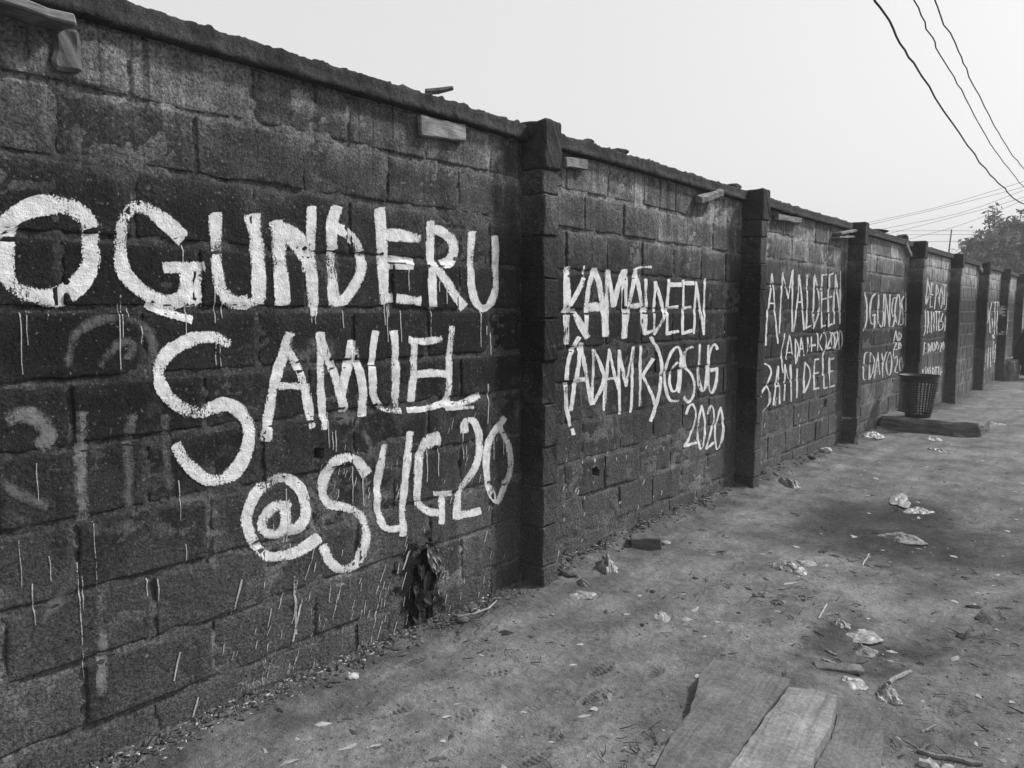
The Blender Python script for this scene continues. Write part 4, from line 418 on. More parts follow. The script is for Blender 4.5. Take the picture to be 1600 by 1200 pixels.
FLECKS = [(1.594,0.461,1.553,0.331,0.0036),(1.338,0.256,1.31,0.159,0.0031),(1.405,0.052,1.376,-0.025,0.0033),(1.843,0.406,1.842,0.156,0.0041),(2.498,0.355,2.454,0.271,0.0055),(1.871,0.287,1.818,0.109,0.0041),(1.858,0.388,1.847,0.336,0.0041),(2.566,0.029,2.544,-0.021,0.0015),(2.197,0.3,2.185,0.277,0.0026),(2.428,0.307,2.42,0.26,0.0027),(2.606,0.194,2.592,0.143,0.0015),(2.343,0.315,2.31,0.25,0.0023),(2.633,0.258,2.617,0.182,0.0014),(2.48,0.39,2.462,0.341,0.0016),(2.146,0.16,2.13,0.124,0.0021),(2.247,0.132,2.234,0.098,0.0024),(2.299,0.233,2.282,0.2,0.0026),(1.963,0.202,1.957,0.163,0.0016),(2.697,0.098,2.687,0.06,0.0026),(2.455,0.206,2.445,0.171,0.0015),(2.461,0.133,2.451,0.089,0.0016),(2.199,0.147,2.189,0.105,0.002),(2.699,-0.093,2.684,-0.159,0.0017),(2.479,0.039,2.465,-0.005,0.0021),(2.72,0.196,2.695,0.152,0.0022),(2.404,0.027,2.376,-0.042,0.0028),(2.039,0.187,2.029,0.158,0.0012),(2.617,0.004,2.606,-0.027,0.0018),(2.286,0.218,2.28,0.189,0.0016),(2.252,0.423,2.243,0.401,0.0017),(2.686,-0.044,2.668,-0.094,0.0026),(2.621,0.214,2.595,0.148,0.0024),(2.504,0.177,2.488,0.116,0.0013),(1.937,0.466,1.924,0.436,0.0011),(2.064,0.263,2.041,0.201,0.0016),(2.222,0.186,2.211,0.122,0.0017),(2.477,0.251,2.448,0.186,0.0027),(2.295,0.146,2.276,0.098,0.002),(1.946,0.503,1.932,0.457,0.0021),(1.919,0.322,1.907,0.278,0.0019),(2.314,0.206,2.3,0.158,0.0016),(2.337,0.155,2.331,0.121,0.0024),(2.717,0.207,2.696,0.159,0.0015),(1.92,0.435,1.894,0.376,0.0019),(2.094,0.458,2.086,0.427,0.0018),(2.335,0.244,2.323,0.207,0.0026),(2.051,0.217,2.037,0.185,0.0015),(1.968,0.167,1.952,0.131,0.0011),(1.952,0.439,1.94,0.398,0.0023),(2.319,0.171,2.308,0.108,0.0014),(2.288,0.114,2.26,0.045,0.0021),(2.026,0.314,2.012,0.246,0.0017),(1.933,0.004,1.925,-0.04,0.0016),(1.93,0.239,1.92,0.216,0.0013),(1.724,0.234,1.705,0.193,0.0011),(2.343,0.211,2.335,0.163,0.0014),(1.95,0.057,1.94,0.036,0.0022),(2.156,0.212,2.135,0.163,0.0024),(2.37,0.231,2.345,0.177,0.0019),(2.195,0.008,2.182,-0.024,0.0018),(1.935,0.11,1.911,0.045,0.0016),(1.73,0.299,1.708,0.228,0.0016),(2.094,0.104,2.066,0.037,0.0015),(2.314,0.061,2.276,-0.017,0.0024),(1.998,0.173,1.966,0.104,0.0017),(1.847,0.272,1.824,0.207,0.0019),(1.688,0.073,1.671,0.001,0.0011),(2.136,0.247,2.115,0.205,0.0012),(1.789,0.351,1.763,0.287,0.0019),(1.696,0.424,1.692,0.401,0.0018),(1.691,0.098,1.679,0.067,0.0016),(1.81,0.038,1.798,-0.003,0.0017),(1.863,0.113,1.842,0.037,0.0011),(2.248,0.01,2.234,-0.043,0.0016),(1.881,0.194,1.874,0.169,0.0012),(1.843,0.055,1.822,0.004,0.0018),(2.402,-0.145,2.373,-0.216,0.0022),(2.083,0.304,2.063,0.242,0.0018),(2.198,0.276,2.193,0.24,0.0016),(1.854,0.375,1.843,0.337,0.001),(1.874,0.297,1.867,0.268,0.0022),(2.338,0.079,2.328,0.053,0.002),(1.93,0.092,1.918,0.026,0.0016),(1.621,0.002,1.599,-0.047,0.0011),(1.836,-0.055,1.809,-0.11,0.0012),(1.715,0.069,1.701,0.02,0.0015),(1.624,0.075,1.617,0.033,0.0011),(1.573,0.176,1.564,0.148,0.001),(1.861,-0.066,1.858,-0.082,0.0011),(1.658,0.108,1.645,0.076,0.0017),(1.939,0.084,1.932,0.061,0.0012),(1.991,-0.125,1.972,-0.179,0.0021),(1.7,0.101,1.692,0.082,0.0017),(1.599,-0.002,1.588,-0.04,0.0018),(1.658,0.241,1.651,0.217,0.0011),(1.643,0.043,1.632,0.013,0.0012),(1.766,-0.08,1.762,-0.103,0.0019),(1.807,0.037,1.79,0.001,0.0017),(2.021,-0.099,2.008,-0.136,0.0022),(1.52,0.236,1.506,0.181,0.0017),(1.777,0.194,1.766,0.154,0.0011),(1.741,-0.054,1.733,-0.07,0.0011),(1.847,-0.081,1.842,-0.104,0.0013),(1.772,-0.014,1.766,-0.034,0.002),(1.679,0.012,1.673,-0.024,0.0014),(1.931,0.132,1.918,0.102,0.0015),(1.709,0.159,1.701,0.126,0.0016),(1.625,0.057,1.611,0.012,0.0014),(1.591,0.036,1.58,0.007,0.0019),(1.66,0.188,1.651,0.157,0.0016),(1.702,0.036,1.699,0.019,0.0014),(1.729,0.094,1.723,0.066,0.0015),(1.559,0.181,1.547,0.147,0.001),(3.172,0.859,3.151,0.805,0.0023),(2.974,0.983,2.959,0.943,0.0021),(2.428,1.042,2.416,1.006,0.0015),(2.509,0.793,2.499,0.748,0.0022),(2.425,0.823,2.417,0.787,0.0018),(3.086,0.454,3.083,0.433,0.0024),(2.907,0.811,2.897,0.75,0.0019),(2.809,0.966,2.794,0.914,0.0016),(3.114,0.559,3.099,0.495,0.0016),(2.597,0.438,2.589,0.423,0.0025),(3.096,0.788,3.078,0.755,0.0016),(2.429,0.654,2.41,0.614,0.0022),(2.804,0.576,2.782,0.53,0.0025),(2.74,0.661,2.731,0.64,0.0019),(3.015,0.645,3.003,0.601,0.0021),(2.432,0.671,2.405,0.617,0.0017),(2.951,0.632,2.943,0.611,0.0015),(2.475,0.816,2.468,0.793,0.0024),(2.578,0.343,2.571,0.312,0.0019),(3.066,0.321,3.036,0.265,0.003),(2.507,0.538,2.5,0.521,0.0013),(2.922,0.767,2.902,0.724,0.002),(3.183,0.507,3.172,0.465,0.0033),(2.681,0.947,2.668,0.921,0.0018),(3.03,0.405,3.019,0.384,0.002),(3.128,0.606,3.108,0.563,0.0024),(2.908,0.753,2.896,0.708,0.0019),(2.781,0.921,2.766,0.894,0.0013),(2.479,0.431,2.464,0.384,0.0022),(2.554,0.795,2.546,0.753,0.0019),(2.661,0.302,2.656,0.282,0.0023),(2.67,0.07,2.666,0.05,0.0021),(2.889,0.11,2.884,0.082,0.0016),(2.748,0.059,2.734,0.02,0.002),(2.651,0.285,2.636,0.23,0.0019),(2.951,0.17,2.943,0.144,0.0013),(2.599,0.229,2.591,0.189,0.0017),(2.774,-0.005,2.763,-0.034,0.0019),(2.61,0.296,2.605,0.277,0.0016),(3.037,0.079,3.028,0.039,0.0019),(2.643,0.121,2.637,0.101,0.0016),(2.856,0.041,2.847,-0.012,0.0024),(3.141,-0.11,3.125,-0.144,0.0014),(2.877,0.244,2.866,0.217,0.0018),(3.099,0.057,3.073,0.012,0.0025),(3.098,0.203,3.087,0.169,0.0015),(3.13,-0.119,3.113,-0.17,0.0026),(3.233,-0.145,3.222,-0.179,0.0016),(3.215,0.159,3.204,0.127,0.0018),(2.854,0.159,2.838,0.115,0.0024),(2.993,0.004,2.987,-0.017,0.0027),(2.664,0.08,2.641,0.036,0.002),(3.606,0.002,3.578,-0.077,0.0037),(3.692,-0.025,3.687,-0.052,0.0029),(3.712,-0.16,3.685,-0.204,0.0038),(3.648,-0.1,3.607,-0.176,0.0025),(3.725,0.053,3.707,-0.029,0.0051),(3.622,0.035,3.599,-0.019,0.0043),(3.586,-0.014,3.56,-0.088,0.0049),(3.683,0.034,3.652,-0.022,0.0026),(3.657,0.068,3.648,0.047,0.0029),(3.668,0.006,3.656,-0.027,0.0039),(3.702,-0.122,3.658,-0.194,0.0026),(3.684,-0.025,3.676,-0.046,0.0033),(3.59,-0.057,3.559,-0.118,0.0042),(3.592,-0.106,3.575,-0.148,0.0028),(3.633,0.016,3.596,-0.047,0.0039),(3.624,-0.121,3.602,-0.179,0.0028),(3.571,-0.039,3.528,-0.109,0.0035),(3.616,0.075,3.593,0.019,0.0037),(3.698,-0.078,3.692,-0.112,0.0051),(3.673,0.039,3.637,-0.014,0.0032),(3.628,-0.023,3.604,-0.09,0.0042),(3.631,-0.083,3.625,-0.114,0.0047),(3.714,-0.155,3.681,-0.219,0.0051),(3.695,-0.043,3.69,-0.069,0.003),(3.583,-0.032,3.548,-0.099,0.0029),(3.69,-0.063,3.671,-0.116,0.0047),(3.689,0.004,3.682,-0.039,0.0048),(3.646,0.003,3.61,-0.068,0.0037),(3.657,-0.098,3.637,-0.161,0.003),(3.612,-0.082,3.601,-0.138,0.0025),(5.275,0.13,5.264,0.115,0.0046),(5.3,-0.11,5.291,-0.143,0.0066),(4.022,0.332,4.015,0.32,0.005),(4.573,-0.098,4.556,-0.121,0.0043),(4.549,0.109,4.537,0.08,0.0055),(3.79,0.441,3.776,0.419,0.0045),(5.228,-0.236,5.222,-0.245,0.0053),(5.281,-0.116,5.273,-0.131,0.0079),(3.806,0.61,3.795,0.588,0.0035),(5.145,-0.025,5.136,-0.054,0.0067),(4.014,0.229,4.008,0.21,0.0054),(4.911,0.528,4.908,0.516,0.0071),(5.046,0.509,5.031,0.489,0.0048),(3.834,0.591,3.826,0.579,0.005),(4.59,0.117,4.574,0.089,0.0046),(4.177,0.113,4.171,0.092,0.004),(3.945,0.389,3.932,0.365,0.0056),(4.772,0.318,4.767,0.293,0.0047),(4.111,0.415,4.106,0.403,0.0058),(5.045,0.04,5.04,0.018,0.005),(4.763,0.309,4.746,0.281,0.0049),(3.92,0.405,3.91,0.385,0.006),(4.935,0.362,4.927,0.34,0.0045),(4.69,0.14,4.675,0.114,0.0043),(4.529,0.005,4.523,-0.006,0.0039),(5.291,-0.087,5.288,-0.099,0.0066),(3.804,0.677,3.797,0.665,0.0033),(3.853,0.619,3.849,0.61,0.0056),(4.913,0.169,4.911,0.159,0.0042),(3.795,0.239,3.79,0.22,0.0037),(5.117,-0.138,5.115,-0.148,0.008),(5.034,0.186,5.028,0.158,0.0084),(4.131,0.558,4.122,0.538,0.0063),(4.377,0.53,4.374,0.514,0.0061),(3.986,0.569,3.983,0.553,0.0048),(4.122,0.533,4.117,0.52,0.0038),(3.913,0.166,3.905,0.146,0.0038),(4.343,0.031,4.337,0.018,0.0037),(4.286,0.594,4.282,0.57,0.0035),(4.258,-0.0,4.255,-0.011,0.0036),(4.403,0.086,4.396,0.061,0.0047),(4.508,0.532,4.499,0.502,0.0051),(4.448,0.219,4.44,0.204,0.0071),(3.983,0.065,3.975,0.047,0.0046),(3.795,0.511,3.785,0.495,0.0028),(3.786,0.325,3.785,0.317,0.0049),(4.791,0.555,4.779,0.536,0.0079),(4.24,0.523,4.232,0.507,0.0037),(4.898,0.408,4.889,0.379,0.0079),(4.829,-0.083,4.808,-0.11,0.005),(9.503,0.167,9.465,0.113,0.0098),(9.225,0.368,9.212,0.332,0.0098),(8.642,0.49,8.636,0.462,0.0073),(7.308,0.682,7.295,0.663,0.008),(9.455,-0.099,9.432,-0.132,0.0103),(8.119,0.158,8.106,0.125,0.0111),(7.94,0.455,7.931,0.433,0.0103),(8.584,0.425,8.547,0.383,0.0117),(9.617,0.291,9.586,0.247,0.0099),(9.434,0.316,9.413,0.265,0.0078),(9.22,0.302,9.196,0.268,0.0098),(7.998,0.227,7.974,0.2,0.0102),(8.008,0.343,7.997,0.318,0.0092),(8.633,0.047,8.62,0.025,0.0063),(7.846,0.305,7.813,0.263,0.0107),(9.592,-0.076,9.572,-0.114,0.0112),(7.095,0.576,7.063,0.535,0.0067),(8.718,0.334,8.696,0.294,0.007),(7.04,0.46,7.022,0.425,0.0095),(7.283,0.65,7.271,0.606,0.0099),(9.446,0.264,9.424,0.222,0.0117),(7.999,0.188,7.958,0.148,0.0112),(7.996,0.241,7.973,0.191,0.007),(8.51,0.346,8.487,0.321,0.0113),(8.004,0.396,7.989,0.366,0.0093),(2.388,0.802,2.378,0.772,0.0011),(2.423,0.693,2.415,0.665,0.0016),(2.183,0.766,2.17,0.732,0.0017),(1.991,0.858,1.983,0.827,0.0009),(2.157,0.793,2.142,0.76,0.0011),(2.129,0.809,2.118,0.778,0.0016),(2.094,0.829,2.083,0.796,0.0014),(2.193,0.898,2.181,0.873,0.0011),(2.352,0.661,2.342,0.621,0.0014),(2.084,0.878,2.08,0.858,0.0013),(2.242,0.755,2.237,0.738,0.0009),(2.303,0.838,2.292,0.799,0.0015),(2.041,0.864,2.038,0.844,0.0014),(2.235,0.77,2.229,0.747,0.0014),(2.259,0.688,2.246,0.658,0.002),(2.064,0.77,2.058,0.734,0.0012),(2.256,0.709,2.249,0.69,0.0016),(2.081,0.707,2.063,0.67,0.0019),(2.222,0.669,2.213,0.643,0.001),(2.117,0.926,2.11,0.899,0.0013),(2.442,0.572,2.434,0.551,0.0013),(2.085,0.731,2.08,0.698,0.0014),(2.177,0.628,2.172,0.612,0.0012),(2.353,0.799,2.35,0.781,0.0021),(2.465,0.838,2.457,0.815,0.0015)]
HOLES = [[(1.958,0.929),(2.004,0.923),(2.003,0.881),(1.957,0.888)],[(4.096,0.498),(4.141,0.504),(4.179,0.477),(4.18,0.438),(4.104,0.459)],[(4.34,-0.049),(4.405,-0.051),(4.431,-0.102),(4.39,-0.11),(4.333,-0.087)],[(8.774,0.529),(8.863,0.535),(8.852,0.442),(8.76,0.458)],[(2.561,0.313),(2.618,0.338),(2.653,0.277),(2.635,0.223),(2.684,0.17),(2.651,0.112),(2.597,0.102),(2.628,0.04),(2.613,-0.029),(2.581,-0.075),(2.593,-0.162),(2.489,-0.125),(2.512,-0.052),(2.479,0.033),(2.519,0.092),(2.494,0.164),(2.538,0.2),(2.509,0.256)]]
LITTER = {'sachet':[(0.387,3.402,0.14,0.143,0),(1.233,6.818,0.179,0.416,0),(1.697,3.871,0.187,0.199,0),(1.829,3.287,0.118,0.132,0),(0.166,10.244,0.209,0.615,0)],'bag':[(0.259,3.88,0.101,0.212,0),(0.331,6.787,0.114,0.32,0),(1.969,3.295,0.104,0.128,0),(0.896,11.158,0.099,0.472,0)],'paper':[(0.86,3.447,0.092,0.12,0),(1.183,4.723,0.102,0.129,0),(1.618,3.907,0.077,0.094,0),(1.096,2.547,0.067,0.104,0)],'heap':[(1.128,4.557,0.178,0.196,0)],'strip':[(1.495,5.694,0.299,0.235,0),(1.423,6.581,0.22,0.238,0),(1.181,4.012,0.105,0.079,0),(1.281,3.95,0.068,0.075,0),(1.149,12.976,0.241,0.357,0),(0.778,10.53,0.189,0.307,0),(0.962,9.723,0.131,0.313,0)],'sole':[(1.763,3.711,0.125,0.121,0)],'board':[(1.748,3.391,0.201,0.065,0)]}
PLANKS = [[(1.55,2.071),(1.469,2.39),(1.454,2.546),(1.394,2.739),(1.344,2.867),(1.331,3.038),(1.392,3.064),(1.516,3.038),(1.654,3.065),(1.666,2.924),(1.678,2.696),(1.72,2.213)],[(1.723,2.215),(1.69,2.677),(1.676,2.982),(1.756,3.027),(1.847,3.036),(1.896,2.788),(1.902,2.592),(1.944,2.399)],[(1.95,2.383),(1.908,2.587),(1.899,2.791),(1.857,3.019),(1.914,3.114),(1.998,3.084),(2.047,2.909),(2.089,2.694),(2.135,2.536)]]
PRINTS = [(0.301,1.633,0.346,1.809,0),(0.735,1.948,0.783,2.11,1),(0.722,1.663,0.748,1.789,1),(1.116,1.916,1.159,2.078,0),(1.044,2.425,1.069,2.648,0),(0.939,2.652,0.934,2.84,1),(0.283,2.15,0.288,2.318,0),(0.916,2.22,0.937,2.336,0),(1.029,2.135,1.057,2.216,1),(0.374,2.521,0.364,2.645,0),(1.5,2.699,1.528,2.814,1),(1.508,2.83,1.507,2.961,0),(1.31,2.488,1.322,2.619,1),(0.896,2.369,0.939,2.51,0),(0.617,2.315,0.664,2.47,1),(0.563,1.864,0.584,1.943,0),(1.451,2.195,1.444,2.342,1),(0.892,1.805,0.902,1.875,0),(0.996,4.197,1.027,4.361,1),(2.066,2.821,2.071,2.982,1),(2.191,3.249,2.203,3.448,1),(1.132,2.805,1.128,2.954,0),(0.313,1.916,0.33,2.037,1)]
DARKBITS = [(0.404,2.74,0.074,0.065,0),(1.032,5.608,0.083,0.211,0),(1.185,5.015,0.066,0.114,0),(1.265,4.946,0.057,0.068,0),(0.837,3.284,0.029,0.04,0),(0.658,3.718,0.043,0.05,0),(0.741,4.063,0.037,0.045,0),(0.675,4.593,0.058,0.055,0),(0.708,5.844,0.049,0.079,0),(1.536,4.942,0.117,0.052,0),(2.131,4.143,0.104,0.076,0),(2.171,4.442,0.162,0.115,0),(2.218,4.62,0.08,0.051,0),(2.108,4.588,0.114,0.041,0),(1.348,4.109,0.048,0.04,0),(1.159,3.719,0.026,0.035,0),(1.968,5.111,0.068,0.064,0),(1.868,5.575,0.066,0.076,0),(1.372,4.057,0.027,0.039,0)]
STICKS = [(1.511,3.862,1.501,4.036,0),(1.454,4.862,1.434,5.097,0),(1.943,3.435,1.984,3.613,2),(2.139,3.086,2.173,3.135,0),(2.157,2.928,2.35,2.963,2),(1.664,3.443,1.739,3.439,1),(1.639,3.567,1.695,3.552,1),(0.058,3.603,0.107,3.686,1),(2.18,2.862,2.267,2.813,3)]
TW = [(2.208,4.472,0.1),(2.143,4.152,0.05),(1.668,3.565,0.12),(1.73,4.782,0.25),(1.365,2.277,0.08),(1.452,4.845,0.08),(2.205,2.834,0.12),(1.448,2.243,0.1),(2.218,3.098,0.15),(0.953,4.163,0.3),(1.43,3.935,0.15),(2.299,3.736,0.2),(0.482,2.693,0.15),(0.243,2.688,0.06),(1.797,5.972,0.4),(0.894,7.036,0.4),(0.98,3.687,0.25)]
CABLES = [[(0.821,6.584,4.155),(0.792,7.175,4.124),(0.758,7.867,4.087),(0.718,8.69,4.043),(0.696,9.708,3.99),(0.649,11.973,3.872),(0.625,14.373,3.748),(0.67,15.826,3.675),(0.698,17.039,3.614),(0.797,17.856,3.576),(1.156,18.46,3.56)],[(0.938,7.355,4.376),(0.902,7.991,4.342),(0.868,8.744,4.302),(0.837,9.319,4.271),(0.826,10.361,4.218),(0.8,11.626,4.152),(0.751,13.83,4.037),(0.768,15.668,3.944),(0.82,17.483,3.854),(1.052,19.695,3.75)],[(0.94,8.032,4.597),(0.92,8.737,4.561),(0.894,9.169,4.539),(0.873,10.314,4.483),(0.834,11.308,4.432),(0.793,13.216,4.338),(0.781,14.648,4.267),(0.785,15.978,4.202),(0.831,17.214,4.144),(0.99,20.323,3.998)]]
FAR_CABLES = [[(-15.334,63.924,8.227),(-13.881,63.711,8.349),(-9.193,61.941,8.838),(-5.27,59.313,9.347),(-3.504,57.916,9.595),(-1.738,55.781,9.907)],[(-15.212,64.012,8.128),(-13.781,63.883,8.212),(-8.174,60.73,8.716),(-3.437,57.46,9.181),(-1.707,55.743,9.385)],[(-14.524,64.513,7.63),(-12.846,63.85,7.807),(-7.576,61.93,8.351),(-3.451,57.686,9.015),(-1.703,55.738,9.31)],[(-14.119,64.808,7.331),(-12.271,64.133,7.505),(-6.023,59.944,8.243),(-3.432,57.716,8.588),(-1.676,55.705,8.862)],[(-13.113,65.552,6.684),(-11.174,64.479,6.986),(-7.609,62.372,7.555),(-3.942,58.54,8.33),(-1.676,55.705,8.862)],[(-13.372,65.473,7.779),(-8.283,61.775,7.174),(-4.751,58.229,6.639),(-1.52,55.515,6.249)],[(-12.579,66.084,7.481),(-7.57,62.325,6.906),(-4.736,58.211,6.394),(-1.502,55.493,5.95)],[(-11.772,66.677,6.933),(-7.891,62.006,6.435),(-4.71,58.178,5.946),(-1.48,55.466,5.576)]]

# ------------------------------------------------------------------ ground
BY = [-400, 0, 1.4, 2.5, 3.4, 6.3, 9.6, 12, 16.8, 20, 30, 60, 400]
BZ = [0, 0, -.02, -.035, -.045, -.02, -.05, -.08, -.17, -.17, -.2, -.25, -.3]
def ground_z(x, y):
    x = np.asarray(x, float); y = np.asarray(y, float)
    z = np.interp(y, BY, BZ)
    near = np.exp(-np.hypot(x - 1.5, y - 5) / 25)
    z = z + near * (.03 * fbm(x * 1.1, y * .9, 3) + .011 * fbm(x * 5, y * 4, 5) + .0045 * fbm(x * 17, y * 15, 8) + .016 * np.sin(x * 5.2 + 2.4 * fbm(y * .5, x * .7, 14)) * sstep(.5, 1.3, x) + .014 * fbm(x * 3.2, y * 1.6, 15))
    d = np.abs(x)
    berm = np.interp(y, [0, 2.6, 3.3, 3.8, 6.2, 8, 12, 40], [.0, .0, .0, .055, .045, .04, .03, .03])
    z = z + berm * np.exp(-(d / .15) ** 2) * (1 + .9 * fbm(x * 7, y * 7, 21)) + .02 * np.exp(-d / .12) * fbm(x * 26, y * 26, 9)
    z = z - .05 * np.exp(-((x - 1.35) / .7) ** 2 - ((y - 5.9) / .9) ** 2) - .03 * np.exp(-((x - 1.75) / .2) ** 2 - ((y - 3.75) / .3) ** 2)
    return z
def gz(x, y): return float(ground_z(np.array([x]), np.array([y]))[0])
def geo(a, step, k, end):
    o = []; p = a
    while p < end: p += step; step *= k; o.append(p)
    return o
xs = np.array([-q for q in geo(.02, .04, 1.22, 260)][::-1] + list(np.arange(0, 2.75, .005)) + geo(2.75, .02, 1.13, 260))
ys = np.array([-q for q in geo(-1.0, .08, 1.25, 260)][::-1] + list(np.arange(1.06, 3.6, .005)) + geo(3.6, .012, 1.021, 260))
X, Y = np.meshgrid(xs, ys, indexing='ij'); Z = ground_z(X, Y)
fine = (X > 0) & (X < 2.75) & (Y > 1.05) & (Y < 6)
Z = Z + np.where(fine, .0022 * fbm(X * 55, Y * 48, 31, 2) + .006 * np.maximum(0, vn(X * 26, Y * 15, 77) - .27), 0)
for k, (ax, ay, bx, by, kind) in enumerate(PRINTS):
    cx, cy = (ax + bx) / 2, (ay + by) / 2; L = math.hypot(bx - ax, by - ay); L = min(max(L, .12), .28); th = math.atan2(by - ay, bx - ax)
    i0, i1 = np.searchsorted(xs, [cx - .3, cx + .3]); j0, j1 = np.searchsorted(ys, [cy - .3, cy + .3])
    x, y = X[i0:i1, j0:j1] - cx, Y[i0:i1, j0:j1] - cy
    u = (x * math.cos(th) + y * math.sin(th)) / (L / 2); v = (-x * math.sin(th) + y * math.cos(th)) / (L * (.2 + .03 * np.sin(u * 2.5)))
    ins = 1 - sstep(.72, 1.05, np.sqrt(u * u + v * v)); wob = .35 + .65 * sstep(-.3, .1, vn(x * 11 + k, y * 11, k))
    if kind == 0: tread = np.sin(u * L / 2 * 2 * math.pi / .021)
    else: tread = np.sin(u * L / 2 * 2 * math.pi / .026 + 1.6 * np.abs(v)) * np.clip(3 * np.sin(v * 4.2 + .6), -1, 1)
    Z[i0:i1, j0:j1] += ins * (-.0045 + .0050 * tread * wob) * (.45 + .75 * hsh(np.array(k), np.array(3), 9)) + .003 * np.exp(-((np.hypot(u, v) - 1.1) / .12) ** 2)
g = mk('ground', np.stack([X.ravel(), Y.ravel(), Z.ravel()], 1), gridf(len(xs), len(ys)), M_SOIL, smooth=True)
tag(g, 'trodden bare earth path with footprints along the block wall', None, None, 'structure')

# ------------------------------------------------------------------ the boundary wall
wall = empty('boundary_wall', (0, 0, 0), 'long soot-blackened concrete block wall covered in white painted names', 'wall')
BV, BF = [], []                      # surfaces the paint is brushed on
def solid(v, f):
    k = len(BV); BV.extend([tuple(q) for q in v]); BF.extend([tuple(int(i) + k for i in q) for q in f])
PIL = [.20, 3.367, 6.38, 9.454, 12.488, 15.62, 18.75, 21.95, 24.95, 28.1, 31.2, 34.3]
PW = .14
CZ = [-.15, .105, .34, .576, .824, 1.07, 1.285, 1.519, 1.752, 1.999, 2.226, 2.442]
OFF = {0: (1.708, 1.471), 1: (3.79, 3.985), 2: (6.9, 7.13), 3: (10.0, 10.24)}
def in_hole(y, z):
    r = np.zeros(np.shape(y), bool)
    for h in HOLES:
        c = np.zeros(np.shape(y), bool); n = len(h)
        for i in range(n):
            (y0, z0), (y1, z1) = h[i], h[i - 1]
            with np.errstate(divide='ignore', invalid='ignore'):
                c ^= ((z0 > z) != (z1 > z)) & (y < (y1 - y0) * (z - z0) / (z1 - z0 + 1e-12) + y0)
        r |= c
    return r
HB = [(min(p[0] for p in h), max(p[0] for p in h), min(p[1] for p in h), max(p[1] for p in h)) for h in HOLES]
def lines(a, b, step, hole_ranges):
    n = max(2, int(round((b - a) / step)))
    s = set(np.round(np.concatenate([[a, a + .005, a + .014, b - .014, b - .005, b], np.linspace(a + .03, b - .03, n)]), 4))
    for h0, h1 in hole_ranges: s |= set(np.round(np.arange(max(a + .006, h0 - .01), min(b - .006, h1 + .01), .006), 4))
    return np.array(sorted(s))
def block_mesh(y0, y1, z0, z1, step, seed, coarse=False):
    hr = [h for h in HB if h[0] < y1 and h[1] > y0 and h[2] < z1 and h[3] > z0]
    if coarse: u = np.array([y0, y0 + .012, y1 - .012, y1]); v = np.array([z0, z0 + .012, z1 - .012, z1])
    else: u = lines(y0, y1, step, [h[:2] for h in hr]); v = lines(z0, z1, step, [h[2:] for h in hr])
    Yg, Zg = np.meshgrid(u, v, indexing='ij')
    e = np.minimum(np.minimum(Yg - y0, y1 - Yg), np.minimum(Zg - z0, z1 - Zg))
    r = np.random.default_rng(seed); tl = r.normal(0, .006, 2); pr = r.normal(0, .0035)
    A_ = np.clip(.66 + 1.7 * fbm(Yg * 6.1, Zg * 9.5, 47, 3), 0, 1)
    chip = .005 + .03 * np.maximum(0, fbm(Yg * 19, Zg * 19, 41, 3) - .12) + .004 * vn(Yg * 60, Zg * 60, 6)
    Xg = pr + tl[0] * (Yg - (y0 + y1) / 2) + tl[1] * (Zg - (z0 + z1) / 2) + .006 * fbm(Yg * 9, Zg * 9, 13, 3) + .0025 * vn(Yg * 45, Zg * 45, 19)
    Xg = Xg - (.001 + .012 * A_) * (1 - sstep(0, 1, e / np.maximum(chip * 1.3, .003)))
    Xg = np.where(e < 1e-6, -.008 - .026 * A_, Xg)
    if hr: Xg = np.where(in_hole(Yg, Zg), -.13, Xg)
    wob = np.exp(-e / .02)
    Yo = Yg + wob * .005 * fbm(Yg * 16, Zg * 16, 55, 3); Zo = Zg + wob * .006 * fbm(Yg * 12, Zg * 9, 66, 3)
    return np.stack([Xg.ravel(), Yo.ravel(), Zo.ravel()], 1), gridf(len(u), len(v))
far_blocks = []; nblock = 0
